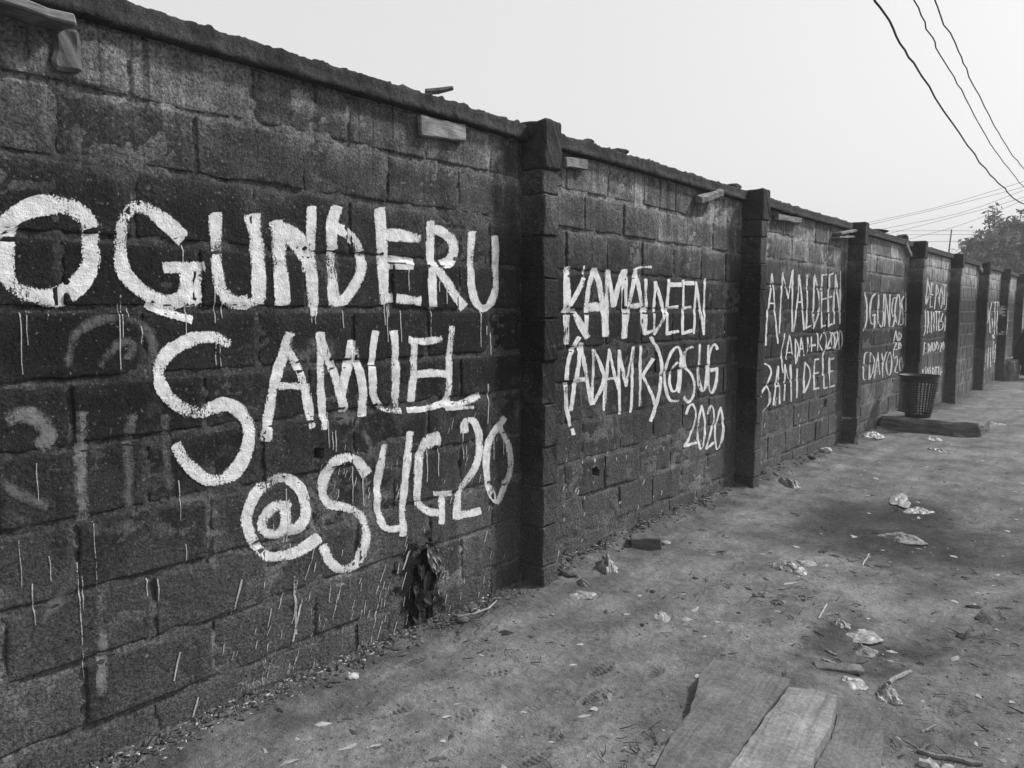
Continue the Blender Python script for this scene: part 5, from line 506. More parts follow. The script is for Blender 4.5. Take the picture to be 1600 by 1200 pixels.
for b in range(len(PIL) - 1):
    ya, yb = PIL[b] + (PW if b else 0), PIL[b + 1] + .01
    step = (.022, .028, .04, .07, .1)[min(b, 4)]
    off = OFF.get(b, (ya + .3, ya + .08)); pitch = .463 if b == 0 else .455
    # mortar the blocks are bedded in
    ms = (.014, .018, .03, .06, .12)[min(b, 4)]
    uy = np.unique(np.round(np.concatenate([np.linspace(ya, yb, int((yb - ya) / ms) + 2)] + [np.arange(h[0] - .01, h[1] + .01, .007) for h in HB if ya < h[0] < yb]), 4))
    uz = np.unique(np.round(np.concatenate([np.linspace(-.3, 2.45, int(2.75 / ms) + 2)] + [np.arange(h[2] - .01, h[3] + .01, .007) for h in HB if ya < h[0] < yb]), 4))
    uy = uy[(uy >= ya) & (uy <= yb)]
    Yg, Zg = np.meshgrid(uy, uz, indexing='ij')
    Xg = -.0075 + .010 * fbm(Yg * 14, Zg * 30, 71, 4) + np.where(Zg < 1.1, .020, .015) * np.maximum(0, fbm(Yg * 4.1, Zg * 7, 72, 3) - np.where(Zg < 1.1, .05, .11)) + .006 * vn(Yg * 40, Zg * 40, 73)
    Xg = np.where(in_hole(Yg, Zg), -.135, Xg)
    mv = np.stack([Xg.ravel(), Yg.ravel(), Zg.ravel()], 1); mf = gridf(len(uy), len(uz))
    k = len(mv); nz = len(uz); nu = len(uy)
    bvx = np.array([(-.15, ya, -.3), (-.15, ya, 2.45), (-.15, yb, -.3), (-.15, yb, 2.45)])
    fl = mf.tolist() + [[k, k + 1, k + 3, k + 2], [0, nz - 1, k + 1, k], [(nu - 1) * nz, k + 2, k + 3, nu * nz - 1]]
    mk('mortar_bed', np.concatenate([mv, bvx]), fl, M_BED, wall, smooth=True)
    if b < 8: solid(mv, mf)
    for c in range(len(CZ) - 1):
        z0, z1 = CZ[c] + .004, CZ[c + 1] - .013
        o = off[c % 2]; k0 = math.floor((ya - o) / pitch); k1 = math.ceil((yb - o) / pitch); edges = [ya - .001] + [o + k * pitch + .012 * (hsh(np.array(k + 50), np.array(c + b * 40), 3) - .5) for k in range(k0, k1 + 1)] + [yb]
        edges = [e for e in edges if ya - .01 <= e <= yb + .001]; keep = [edges[0]]
        for e in edges[1:-1]:
            if e - keep[-1] > .09 and edges[-1] - e > .09: keep.append(e)
        keep.append(edges[-1])
        for i in range(len(keep) - 1):
            y0, y1 = keep[i] + .006, keep[i + 1] - .006
            indiv = nblock < 300 and z1 > -.02 and y1 > .6
            v, f = block_mesh(y0, y1, z0 + .003 * hsh(np.array(nblock), np.array(1), 5), z1, step, nblock * 7 + 3, coarse=not indiv and b > 4)
            if b < 8: solid(v, f)
            if indiv:
                cen = np.array([0, (y0 + y1) / 2, (z0 + z1) / 2]); mk('block', v - cen, f, M_BLOCK, wall, cen, smooth=True)
                nblock += 1
            elif z1 > -.02 and y1 > .6: far_blocks.append((v.tolist(), f.tolist()))
fv, ff = join(far_blocks); tag(mk('distant_blocks', fv, ff, M_BLOCK, wall), kind='stuff')

# concrete coping, one cast length per bay
PROF = [(-.02, .004), (.02, -.002), (.044, .0), (.05, .006), (.051, .026), (.046, .03), (.047, .06), (.048, .082), (.04, .09), (.02, .094), (.0, .097), (-.05, .1), (-.12, .094), (-.19, .08), (-.2, 0)]
for b in range(len(PIL) - 1):
    ya, yb = PIL[b] + (PW - .01 if b else 0), PIL[b + 1] + .012
    st = (.012, .016, .03, .06, .12)[min(b, 4)]; u = np.linspace(ya, yb, int((yb - ya) / st))
    P = np.array(PROF); Yg = np.repeat(u[:, None], len(P), 1)
    Xg = P[None, :, 0] + 0 * Yg; Zg = 2.436 + P[None, :, 1] * .92 + 0 * Yg
    s = np.cumsum(np.r_[0, np.hypot(*np.diff(P, axis=0).T)])[None, :] + 0 * Yg
    sag = .008 * fbm(Yg * .9, s * 0, 91, 2); n = .007 * fbm(Yg * 24, s * 30, 92, 3) + .011 * vn(Yg * 75, s * 60, 93); lump = .030 * np.maximum(0, fbm(Yg * 17, s * 8, 94, 3) - .14)
    top = sstep(.085, .16, s) * (1 - sstep(.3, .4, s))
    Xg = Xg + n * (P[None, :, 0] > .02); Zg = Zg + sag + (n + lump) * np.clip(top + .25, 0, 1)
    mk('coping', np.stack([Xg.ravel(), Yg.ravel(), Zg.ravel()], 1), gridf(len(u), len(P))[:, ::-1], M_COPE, wall, smooth=True)

# piers of stacked half blocks, with a bigger cast head
for p, y in enumerate(PIL):
    pr = (.16, .152, .17, .165, .19)[p] if p < 5 else .17
    near = p in (1, 2, 3); cuts = 5 if near else 2
    v, f = rough_box(-.16, pr - .016, y + .006, y + PW - .006, -.3, 2.45, 4, .004, .01, p)
    pier = mk('pier', v, f, M_PIER, wall)
    r = random.Random(p * 9 + 1); z = -.16
    hs = [r.uniform(.215, .245) for _ in range(12)]; k = 0; solid(v, f)
    while z < 2.2:
        h = hs[k]; z1 = min(z + h, 2.275)
        dx, dy = r.uniform(-.008, .008), r.uniform(-.005, .005)
        v, f = rough_box(-.04, pr + dx, y + dy, y + PW + dy + r.uniform(-.006, .006), z + .003, z1 - .003, cuts, .0035, .007, p * 20 + k)
        mk('pier_block', v, f, M_PIER, pier, smooth=False); solid(v, f); z = z1; k += 1
    v, f = rough_box(-.18, pr + .014, y - .006, y + PW + .01, 2.275, 2.532, cuts, .005, .01, p + 300); mk('pier_head', v, f, M_COPE, pier)

bvh = BVHTree.FromPolygons(BV, BF)
def surf(y, z):
    h = bvh.ray_cast(Vector((.6, y, z)), Vector((-1, 0, 0)))
    return h[0].x if h[0] is not None else 0
del BV, BF

# ------------------------------------------------------------------ paint on the wall
def cr(P, t):
    n = len(P); i = min(int(t), n - 2); u = t - i
    p0, p1, p2, p3 = P[max(i - 1, 0)], P[i], P[i + 1], P[min(i + 2, n - 1)]
    return .5 * (2 * p1 + (p2 - p0) * u + (2 * p0 - 5 * p1 + 4 * p2 - p3) * u * u + (3 * p1 - p0 - 3 * p2 + p3) * u ** 3)
COLS = (-1.2, -.65, 0, .65, 1.2)
def ribbon(ctrl, lift):
    P = np.array(ctrl); L = np.hypot(*(P[1:, :2] - P[:-1, :2]).T); wd = 2 * np.hypot(P[:, 2], P[:, 3]).mean()
    st = max(.008, min(.02, wd * .4)); rows = []
    for i, l in enumerate(L):
        m = max(2, int(l / st))
        for k in range(m): rows.append(cr(P, i + k / m))
    rows.append(P[-1].copy())
    rows = np.array(rows); r2 = np.random.default_rng(len(P) * 31 + int(abs(P[0, 0]) * 997))
    rows[:, 2:] *= 1 + .10 * np.array([vn(k * .21, 0, int(r2.integers(999))) for k in range(1)])[0]
    rows[:, 2:] *= (1 + .16 * vn(np.arange(len(rows)) * .25, np.zeros(len(rows)), int(r2.integers(999))))[:, None]
    a = rows[0].copy(); a[:2] -= (rows[1, :2] - rows[0, :2]) / (np.hypot(*(rows[1, :2] - rows[0, :2])) + 1e-9) * wd * .22
    c = rows[-1].copy(); c[:2] += (rows[-1, :2] - rows[-2, :2]) / (np.hypot(*(rows[-1, :2] - rows[-2, :2])) + 1e-9) * wd * .22
    rows = np.vstack([a, rows, c]); v = []; ed = []
    for i, q in enumerate(rows):
        end = i in (0, len(rows) - 1)
        for cc in COLS:
            y, z = q[0] + q[2] * cc, q[1] + q[3] * cc
            v.append((max(surf(y, z), -.008) + lift, y, z)); ed.append(1.0 if end else abs(cc) / 1.2)
    return v, [tuple(int(i) for i in q) for q in gridf(len(rows), len(COLS))], ed
def paint_obj(name, rib, mat):
    v = []; f = []; e = []
    for a, b, c in rib:
        k = len(v); v += a; f += [tuple(i + k for i in q) for q in b]; e += c
    o = mk(name, v, f, mat, wall, smooth=True); at = o.data.attributes.new('edge', 'FLOAT', 'POINT'); at.data.foreach_set('value', e); return o
lift = .0018
for lab, kind, st in LETTERS:
    rib = []
    for s in st: rib.append(ribbon(s, lift + (0 if kind == 'w' else -.0008))); lift = .0018 + (lift - .0018 + .00011) % .0009
    o = paint_obj('painted_letter' if kind == 'w' else 'faded_stroke', rib, {'w': M_WHITE, 'g': M_GREY, 'f': M_FAINT}[kind])
    o['label'] = ('white brush-painted ' + (lab if len(lab) > 1 else ('digit ' if lab.isdigit() else 'letter ') + lab)) if kind == 'w' else 'faint grey remnant of older lettering'
rib = []
for y, z0, z1, h in DRIPS:
    if in_hole(np.array([y, y]), np.array([z1, (z0 + z1) / 2])).any(): continue
    n = 5; rib.append(ribbon([(y + .0012 * math.sin(i * 1.3 + y * 400) + .002 * i / n * math.sin(y * 90), z0 + (z1 - z0) * i / n, h * (1 - .35 * i / n), 0) for i in range(n + 1)], .0031))
tag(paint_obj('paint_drips', rib, M_RUN), kind='stuff')
tag(paint_obj('paint_flecks', [ribbon([(y0, z0, h, 0), ((y0 + y1) / 2, (z0 + z1) / 2, h, 0), (y1, z1, h * .8, 0)], .0034) for y0, z0, y1, z1, h in FLECKS if not in_hole(np.array([y0, y1, y1]), np.array([z0, z1, z1 - .03])).any()], M_RUN), kind='stuff')

# ------------------------------------------------------------------ boards left in the wall, things lying on the coping
def board(name, p0, p1, h, th, mat, label, cat, group, x=.02, tilt=0.):
    # from p0 to p1 (y, z of the lower edge ends), height h, thickness th
    L = math.hypot(p1[0] - p0[0], p1[1] - p0[1]); v, f = rough_box(0, th, 0, L, 0, h, 6, .0045, .005, int(L * 1000))
    o = mk(name, v, f, mat); o.location = (x, p0[0], p0[1]); o.rotation_euler = (math.atan2(p1[1] - p0[1], p1[0] - p0[0]), tilt, 0)
    return tag(o, label, cat, group)
BG = 'offcut boards left under the coping'
board('wooden_board', (.55, 2.385), (1.04, 2.375), .03, .13, M_WOOD, 'long weathered board sticking out under the coping at the upper left corner', 'board', BG, x=0)
board('wooden_board', (2.57, 2.325), (2.885, 2.345), .085, .025, M_WOOD, 'pale upright board flat on the wall above the first painted name', 'board', BG, x=.012)
board('wooden_board', (3.74, 2.345), (3.955, 2.36), .06, .03, M_WOOD, 'short chewed board just right of the nearest pier head', 'board', BG, x=.012)
board('wooden_board', (5.46, 2.33), (5.80, 2.425), .05, .06, M_WOOD, 'tilted pale board stub below the coping of the second bay', 'board', BG, x=.005, tilt=.25)
board('wooden_board', (7.06, 2.345), (7.68, 2.365), .05, .05, M_WOOD, 'board with split upper edge under the third bay coping', 'board', BG, x=.01)
board('wooden_board', (8.82, 2.34), (9.42, 2.42), .03, .10, M_WOOD, 'upper of two split slats leaning against the third pier', 'board', BG, x=.0)
board('wooden_board', (8.80, 2.30), (9.38, 2.35), .022, .09, M_WOOD, 'lower of two split slats leaning against the third pier', 'board', BG, x=.0)
board('wooden_board', (11.92, 2.44), (12.3, 2.28), .06, .07, M_WOOD, 'steeply slanting board end beside the fourth pier', 'board', BG, x=.0)
board('wooden_board', (18.35, 2.36), (18.7, 2.30), .09, .05, M_WOOD, 'small pale board at the top of the sixth pier', 'board', BG, x=.02)
board('wooden_board', (26.0, 2.32), (26.3, 2.33), .1, .05, M_WOOD, 'tiny pale board far along under the last visible coping', 'board', BG, x=.01)
v, f = rough_box(0, .035, 0, .085, 0, .14, 6, .006, .012, 77)
tag(mk('mortar_lump', v, f, M_SLAB, wall, (-.01, 1.01, 2.26)))
def rock(name, loc, s, mat, label, cat, group=None, seed=0):
    bm = bmesh.new(); bmesh.ops.create_icosphere(bm, subdivisions=2, radius=1)
    v = np.array([q.co[:] for q in bm.verts]); f = [tuple(q.index for q in fc.verts) for fc in bm.faces]; bm.free()
    v *= (1 + .5 * fbm(v[:, 0] * 1.6 + seed, v[:, 1] * 1.6 + v[:, 2] * 1.3, seed, 3))[:, None]
    return tag(mk(name, v * np.array(s), f, mat, None, loc), label, cat, group)
CG = 'lumps lying on the coping'
v, f = tube([(-.02, 0, 0), (.0, .06, .012), (.03, .13, .035)], [.014, .016, .011], 6)
tag(mk('stick', v, f, M_CLOD, None, (.0, 2.66, 2.55)), 'short dark stick poking up from the coping above the nearest bay', 'stick')
rock('mortar_chunk', (-.02, 4.42, 2.545), (.05, .08, .022), M_COPE, 'flat dark mortar chunk on the second bay coping', 'rubble', CG, 3)
rock('mortar_chunk', (-.02, 4.05, 2.545), (.04, .04, .02), M_COPE, 'small dark lump on the coping near the nearest pier', 'rubble', CG, 5)
rock('mortar_chunk', (-.02, 6.22, 2.545), (.06, .1, .022), M_COPE, 'flat dark lump on the coping just left of the second pier', 'rubble', CG, 8)
rock('mortar_chunk', (-.03, 10.95, 2.56), (.08, .25, .02), M_COPE, 'long flat slab piece on the fourth bay coping', 'rubble', CG, 9)
rock('mortar_chunk', (-.03, 12.1, 2.55), (.08, .12, .05), M_COPE, 'rounded dark lump on the coping beside the fourth pier', 'rubble', CG, 12)

# withered plant hanging from the broken hole in the first bay
pl = empty('withered_plant', (.02, 2.6, .365), 'withered leaves hanging from the black broken hole at the wall foot', 'dead plant')
def leaf_mesh(L, w, curl, seed):
    n = 9; v = []; r = random.Random(seed); k = r.uniform(-1, 1)
    for i in range(n):
        t = i / (n - 1); a = math.sin(math.pi * min(1, t * 1.02 + .02)) ** .8 * w
        for s in (-1, -.4, 0, .4, 1): v.append((curl * t * t * L + .35 * a * abs(s) + .012 * k * math.sin(9 * t + s), s * a * (1 - .3 * t), -t * L))
    return v, [tuple(int(q) for q in z) for z in gridf(n, 5)]
for i, (dy, dz, L, w, rx, c) in enumerate([(.0, .0, .13, .014, .12, .15), (.02, -.01, .15, .016, .3, .2), (.01, -.02, .12, .012, .0, .25), (.035, -.02, .11, .013, .5, .2), (.035, -.10, .10, .013, .3, .05), (-.005, .0, .08, .010, -.25, .3), (.05, -.03, .07, .010, .8, .2)]):
    v, f = leaf_mesh(L, w, c, i); o = mk('leaf', v, f, M_LEAF, pl, (.0, dy, dz), smooth=True); o.rotation_euler = (rx, 0, .4 * (i % 3 - 1))
rl = random.Random(19)
for i in range(22):
    dz = rl.uniform(-.36, -.02); dy = rl.uniform(-.085, .01) - .02 * (dz < -.2); L = rl.uniform(.06, .17); v, f = leaf_mesh(L, rl.uniform(.012, .028), rl.uniform(-.2, .3), 50 + i)
    o = mk('leaf', v, f, M_DARK, pl, (rl.uniform(-.07, .012), dy, dz), smooth=False); o.rotation_euler = (rl.uniform(-.5, .5), rl.uniform(-.3, .3), rl.uniform(-1, 1))
v, f = tube([(-.1, .0, -.05), (-.03, .01, .0), (.01, .03, .0), (.015, .05, -.05), (.0, .06, -.12)], [.007, .006, .005, .004, .003]); mk('stem', v, f, M_DARK, pl)

# ------------------------------------------------------------------ concrete slab and waste basket
v, f = rough_box(.01, 1.2, 11.08, 11.86, -.2, .105, 7, .012, .03, 5)
tag(mk('concrete_slab', v, f, M_SLAB, None, (0, 0, 0)), 'broken concrete slab on the path under the black waste basket', 'slab')
bk = empty('waste_basket', (.43, 11.36, .107), 'black plastic lattice waste basket standing on the concrete slab', 'basket')
H_, RT, RB = .56, .235, .155
def rad(t): return RB + (RT - RB) * t
def band(t0, t1, n=40, th=.006, flare=0.):
    v = []; f = []
    for (t, dr) in ((t0, 0), (t1, flare), (t1, flare - th), (t0, -th)):
        for k in range(n): a = 2 * math.pi * k / n; r = rad(t) + dr; v.append((r * math.cos(a), r * math.sin(a), t * H_))
    for q in range(4):
        for k in range(n): f.append((q * n + k, q * n + (k + 1) % n, ((q + 1) % 4) * n + (k + 1) % n, ((q + 1) % 4) * n + k))
    return v, f
def lattice(t0, t1, rows, n, hole):
    v = []; f = []
    for i in range(rows):
        for k in range(n):
            ta, tb = t0 + (t1 - t0) * i / rows, t0 + (t1 - t0) * (i + 1) / rows; aa, ab = 2 * math.pi * k / n, 2 * math.pi * (k + 1) / n
            q = []
            for s, off in ((0, 0), (hole, 0), (0, -.005), (hole, -.005)):
                for (fu, fv) in ((0, 0), (1, 0), (1, 1), (0, 1)):
                    u = s * .5 + (1 - s) * fu if False else .5 + (fu - .5) * (1 - s); vv = .5 + (fv - .5) * (1 - s)
                    t = ta + (tb - ta) * vv; a = aa + (ab - aa) * u; r = rad(t) + off; q.append((r * math.cos(a), r * math.sin(a), t * H_))
            k0 = len(v); v += q
            for e in range(4):
                g_ = (e + 1) % 4
                f += [(k0 + e, k0 + g_, k0 + 4 + g_, k0 + 4 + e), (k0 + 8 + g_, k0 + 8 + e, k0 + 12 + e, k0 + 12 + g_), (k0 + 4 + e, k0 + 4 + g_, k0 + 12 + g_, k0 + 12 + e)]
    return v, f
v, f = lattice(.08, .84, 13, 30, .27); tag(mk('lattice_side', v, f, M_BASKET, bk), kind='stuff')
v, f = join([band(.84, .95), band(.95, 1.0, flare=.014)]); mk('rim', v, f, M_BASKET, bk, smooth=False)
v, f = band(0, .08); n = len(v); v += [(0, 0, .004)]; f += [(n - 1 - k, n - 1 - (k + 1) % 40, n) for k in range(40)]; mk('base', v, f, M_BASKET, bk)
LG = 'rubbish lying in the basket'
def crumple(name, a, b, h, seed, mat, label, cat, x, y, ang=0., group=None, dz=0., shape=0, z=None, n=17):
    u = np.linspace(-1, 1, n); U, V = np.meshgrid(u, u, indexing='ij'); r = np.random.default_rng(seed)
    # square grid mapped on an irregular outline
    th = np.arctan2(V, U); sq = np.maximum(np.abs(U), np.abs(V)); rr = sq * ((1 + .14 * np.sin(2 * th + r.uniform(0, 6)) + .10 * np.sin(3 * th + r.uniform(0, 6)) + .09 * np.sin(5 * th + r.uniform(0, 6)) + .3 * fbm(np.cos(th) * 2.3 + seed, np.sin(th) * 2.3, seed, 3)))
    if shape == 1: Px, Py = U * a / 2 * (1 + .06 * V), V * b / 2 * (1 + .08 * np.sin(3 * U))
    else: Px, Py = rr * np.cos(th) * a / 2, rr * np.sin(th) * b / 2
    F = np.full(U.shape, 9.)
    for k in range(9):
        t = r.uniform(0, 2 * math.pi); F = np.minimum(F, 1 + r.uniform(-.15, .25) - (U * math.cos(t) + V * math.sin(t)) * r.uniform(.2, .9))
    for k in range(4):
        t = r.uniform(0, math.pi); q = (U * math.cos(t) + V * math.sin(t)) * r.uniform(.5, 1.3) + r.uniform(0, 2) + .3 * fbm(U * 1.5 + seed, V * 1.5, seed + k, 2)
        F = F - .34 * np.exp(-((q % 1 - .5) / .12) ** 2)
    F = np.clip(F, 0, 1.3) + .25 * fbm(U * 1.7 + seed, V * 1.7, seed, 3)
    body = np.clip(1 - sq ** 2, 0, 1) ** .5
    Zt = h * (.2 + .8 * body) * (.25 + .75 * F) ; Zb = np.minimum(Zt - .002, .0 * Zt - .003)
    top = np.stack([Px.ravel(), Py.ravel(), Zt.ravel()], 1); bot = np.stack([Px.ravel(), Py.ravel(), Zb.ravel()], 1)
    f = gridf(n, n).tolist(); N = n * n; f += [[i + N for i in q[::-1]] for q in f]
    ring = [i * n for i in range(n)] + [(n - 1) * n + j for j in range(1, n)] + [i * n + n - 1 for i in range(n - 2, -1, -1)] + [j for j in range(n - 2, 0, -1)]
    for i in range(len(ring)): p, q = ring[i], ring[(i + 1) % len(ring)]; f.append([q, p, p + N, q + N])
    zz = gz(x, y) - .002 if z is None else z
    o = mk(name, np.concatenate([top, bot]), f, mat, None, (x, y, zz + dz)); o.rotation_euler = (0, 0, R(ang)); return tag(o, label, cat, group)
crumple('paper_scrap', .16, .12, .05, 400, M_PLASTIC, 'pale paper scrap showing through the bottom of the basket', 'litter', .46, 11.3, 0, None, z=.125)

# ------------------------------------------------------------------ rubbish on the path
def lay(key, i): return LITTER[key][i]
CAM = (CAM_X, 0)
def face(x, y, a=0): return math.degrees(math.atan2(.774, .633)) * 0 + 39.26 + a     # long side square to the line of sight
items = [
 ('sachet', 0, 'plastic_sachet', .016, M_PLASTIC, 'flat white plastic sachet beside the foot of the nearest pier', 'litter', 14),
 ('sachet', 1, 'plastic_sachet', .024, M_PLASTIC, 'pale pointed sachet at the far edge of the dark damp patch', 'litter', -30),
 ('sachet', 2, 'plastic_sachet', .022, M_PLASTIC, 'large pale flattened wrapper above the small twig pile', 'litter', 12),
 ('sachet', 3, 'plastic_sachet', .016, M_PLASTIC, 'pale oval sachet just beyond the large planks', 'litter', -28),
 ('sachet', 4, 'plastic_sachet', .07, M_PLASTIC, 'white wrapper leaning on the wall foot left of the concrete slab', 'litter', -20),
 ('bag', 0, 'crumpled_bag', .10, M_PLASTIC, 'crumpled white plastic bag standing by the wall right of the nearest pier', 'bag', 5),
 ('bag', 1, 'crumpled_bag', .07, M_PLASTIC, 'small white crumpled bag near the foot of the second pier', 'bag', 0),
 ('bag', 2, 'crumpled_bag', .05, M_PLASTIC, 'rounded crumpled pale bag right of the oval sachet', 'bag', 0),
 ('bag', 3, 'crumpled_bag', .09, M_PLASTIC, 'small white packet in front of the concrete slab', 'bag', 0),
 ('paper', 0, 'paper_scrap', .016, M_PAPER, 'grey folded paper scrap alone on the bare path mid picture', 'paper', 0),
 ('paper', 1, 'paper_sheet', .012, M_PAPER, 'flat rectangular pale sheet on the right end of the rubbish heap', 'paper', -5),
 ('paper', 2, 'paper_scrap', .025, M_PLASTIC, 'small folded white scrap touching the large flattened wrapper', 'paper', 10),
 ('paper', 3, 'paper_scrap', .016, M_DULL, 'dull grey wrapper pressed into the path nearest the camera', 'paper', 20),
 ('heap', 0, 'rubbish_heap', .045, M_PLASTIC, 'low torn heap of pale plastic at the near edge of the damp patch', 'litter', 0),
 ('strip', 0, 'torn_strip', .04, M_DULL, 'long twisted grey strip in the middle of the dark damp patch', 'litter', -16),
 ('strip', 1, 'torn_strip', .03, M_PLASTIC, 'shredded white plastic right behind the pale pointed sachet', 'litter', -8),
 ('strip', 2, 'torn_strip', .025, M_LEAF, 'left of two curled leaf strips on the open path', 'litter', -14),
 ('strip', 3, 'torn_strip', .025, M_LEAF, 'right of two curled leaf strips on the open path', 'litter', -24),
 ('strip', 4, 'torn_strip', .03, M_PLASTIC, 'thin white strip right of the concrete slab', 'litter', 0),
 ('strip', 5, 'torn_strip', .03, M_PLASTIC, 'white sliver on the path in front of the concrete slab', 'litter', -12),
 ('strip', 6, 'torn_strip', .03, M_PLASTIC, 'ragged white scrap nearest the camera of those before the slab', 'litter', -5),
 ('sole', 0, 'shoe_sole', .022, M_DULL, 'grey sole-shaped piece below the large flattened wrapper', 'litter', 25),
]
for i, (k, j, nm, h, mat, lab, cat, a) in enumerate(items):
    x, y, wd, dp, _ = lay(k, j)
    crumple(nm, wd, dp, h, 20 + i * 3, mat, lab, cat, x, y, face(x, y, a), 'rubbish scattered on the path', shape=1 if nm in ('paper_sheet',) else 0)
x, y, wd, dp, _ = LITTER['board'][0]
v, f = rough_box(-wd / 2, wd / 2, -dp / 2, dp / 2, -.004, .016, 4, .003, .004, 41)
o = tag(mk('thin_board', v, f, M_PLANK2, None, (x, y, gz(x, y))), 'thin grey board lying below the twig pile', 'board'); o.rotation_euler = (.03, 0, R(face(x, y, -8)))
extra = [(.30, 3.55, .10, .06, .03, 'grey triangular shard at the right side of the nearest pier foot'), (.35, 5.0, .06, .05, .02, 'tiny pale scrap on the berm between the first two piers'),
 (1.75, 3.72, .07, .05, .04, 'rounded grey stone in the dark twig pile')]
for i, (x, y, a, b, h, lab) in enumerate(extra): crumple('rubbish_scrap', a, b, h, 200 + i, M_DULL, lab, 'litter', x, y, 30 * i)
DL = ['curled dark leaf on the bare path in front of the broken hole',
 'small black ring-shaped scrap at the left rim of the damp patch',
 'dark twisted leaf left of the pale stick',
 'thin dark sliver just right of the dark twisted leaf',
 'short dark flake in front of the standing white bag',
 'dark flake left of the two curled strips, nearest the wall',
 'thin dark flake behind the left curled strip',
 'dark flake on the pale path right of the loose brick',
 'tiny dark sliver on the open path beyond the curled strips',
 'long dark sliver on the near edge of the damp patch',
 'ragged dark clump by the right edge below the dark twigs',
 'largest flat dark scrap at the right edge of the picture',
 'dark scrap touching the frame edge among the dark twigs',
 'thin dark twig-like sliver above the dark clump at the right',
 'dark flake right of the curled strips',
 'tiny dark speck left of the grey wrapper',
 'dark crumb right of the damp patch',
 'small dark crumb beyond the damp patch at the right',
 'dark speck close beside the curled strips']
for i, (px_, py_, wd, dp, _) in enumerate(DARKBITS):
    crumple('rotten_scrap', wd, max(dp, .022), .011, 500 + i, M_DARK, DL[i], 'litter', px_, py_, face(px_, py_, (i * 37) % 60 - 30), 'dark rotten scraps on the path', n=9)
SL = ['thin pale stick leaning right of the curled strips', 'pale stick at the near rim of the damp patch', 'curved bark strip above the crumpled bag by the planks', 'short bare stick on the earth right of the planks',
 'long half-buried branch right of the planks', 'upper grey twig in the twig pile above the thin board', 'lower grey twig in the twig pile', 'thin twig behind the standing white bag', 'blunt wooden stake end in the lower right']
for (ax, ay, bx, by, k), lab in zip(STICKS, SL):
    za, zb = gz(ax, ay), gz(bx, by); r0 = (.005, .006, .011, .022)[k]; up = (.02 if k == 0 else .006)
    n = 6; r = random.Random(int(ax * 100)); pts = [(ax + (bx - ax) * i / n + r.uniform(-.4, .4) * r0, ay + (by - ay) * i / n + r.uniform(-.5, .5) * r0 * 2, za + (zb - za) * i / n + up * (i / n if k == 0 else .4) + (r0 * .2)) for i in range(n + 1)]
    v, f = tube(pts, [r0 * (1 - .45 * abs(i / n - .4)) for i in range(n + 1)], 7); tag(mk('stick', v, f, M_STICK if k != 2 else M_PLANK), lab, 'stick', 'sticks and twigs on the path')
# bent rootlet beside the hole
cx, cy = .12, 2.78
v, f = tube([(cx - .05, cy - .05, gz(cx, cy) + .012), (cx + .0, cy - .07, gz(cx, cy) + .02), (cx + .05, cy - .02, gz(cx, cy) + .03), (cx + .07, cy + .08, gz(cx, cy) + .035), (cx + .05, cy + .17, gz(cx, cy) + .045)], [.006, .006, .006, .005, .003], 7)
tag(mk('bent_root', v, f, M_STICK), 'thin bent root looping on the soil right of the broken hole', 'root')
# brick by the wall
v, f = rough_box(-.10, .10, -.055, .055, 0, .08, 3, .004, .006, 8)
o = tag(mk('brick', v, f, M_BRICK, None, (.22, 4.42, gz(.22, 4.42) - .006)), 'loose dark brick lying at the wall foot in the second bay', 'brick'); o.rotation_euler = (.06, -.05, R(33))
for i, (x, y, s, lab) in enumerate([(.30, 4.55, .03, 'small stone chip right of the loose brick'), (.16, 3.63, .05, 'jagged stone at the right of the nearest pier'), (.10, 8.6, .06, 'larger pale stone at the foot of the third bay'), (.12, 8.05, .045, 'dark stone against the third bay wall foot'), (.2, 1.98, .022, 'round pebble by the wall left of the broken hole'), (.15, 2.72, .03, 'dark pebble below the withered plant')]):
    rock('stone', (x, y, gz(x, y) + s * .25), (s, s * 1.2, s * .6), M_STONE if i in (0, 2, 4) else M_CLOD, lab, 'stone', 'loose stones along the wall foot', i + 60)

# large dusty planks sunk in the path
def plank(poly, mat, label, lift, th=.035):
    P = [Vector((x, y, 0)) for x, y in poly]; fine = []
    r = random.Random(len(poly) * 7 + int(poly[0][0] * 100))
    for i in range(len(P)):
        a, b = P[i], P[(i + 1) % len(P)]; n = max(1, int((b - a).length / .03)); d = (b - a).normalized(); nr = Vector((d.y, -d.x, 0))
        for k in range(n): fine.append(a + (b - a) * (k / n) + nr * (r.uniform(-.0025, .0025) if k else 0))
    zm = max(gz(p.x, p.y) for p in fine) if False else sum(gz(p.x, p.y) for p in fine) / len(fine)
    n = len(fine); zt = [zm + lift  for p in fine]
    c = sum(fine, Vector()) / n
    v = [(p.x, p.y, zm - th) for p in fine] + [(p.x, p.y, z - .002) for p, z in zip(fine, zt)] + [tuple((p + (c - p).normalized() * .002)[:2]) + (z,) for p, z in zip(fine, zt)]
    f = [tuple(range(2 * n, 3 * n))]
    for q in range(2):
        for i in range(n): f.append((q * n + i, q * n + (i + 1) % n, (q + 1) * n + (i + 1) % n, (q + 1) * n + i))
    ar = sum(fine[i].x * fine[(i + 1) % n].y - fine[(i + 1) % n].x * fine[i].y for i in range(n))
    if ar < 0: f = [q[::-1] for q in f]
    o = mk('plank', v, f, mat); return tag(o, label, 'plank', 'dusty planks sunk in the path')
plank(PLANKS[0], M_PLANK2, 'widest earth-covered plank, left of the three at the bottom edge', .034)
plank(PLANKS[1], M_PLANK, 'middle pale plank with a clean sawn edge', .05)
plank(PLANKS[2], M_PLANK2, 'rightmost plank, mostly buried in the earth', .016)

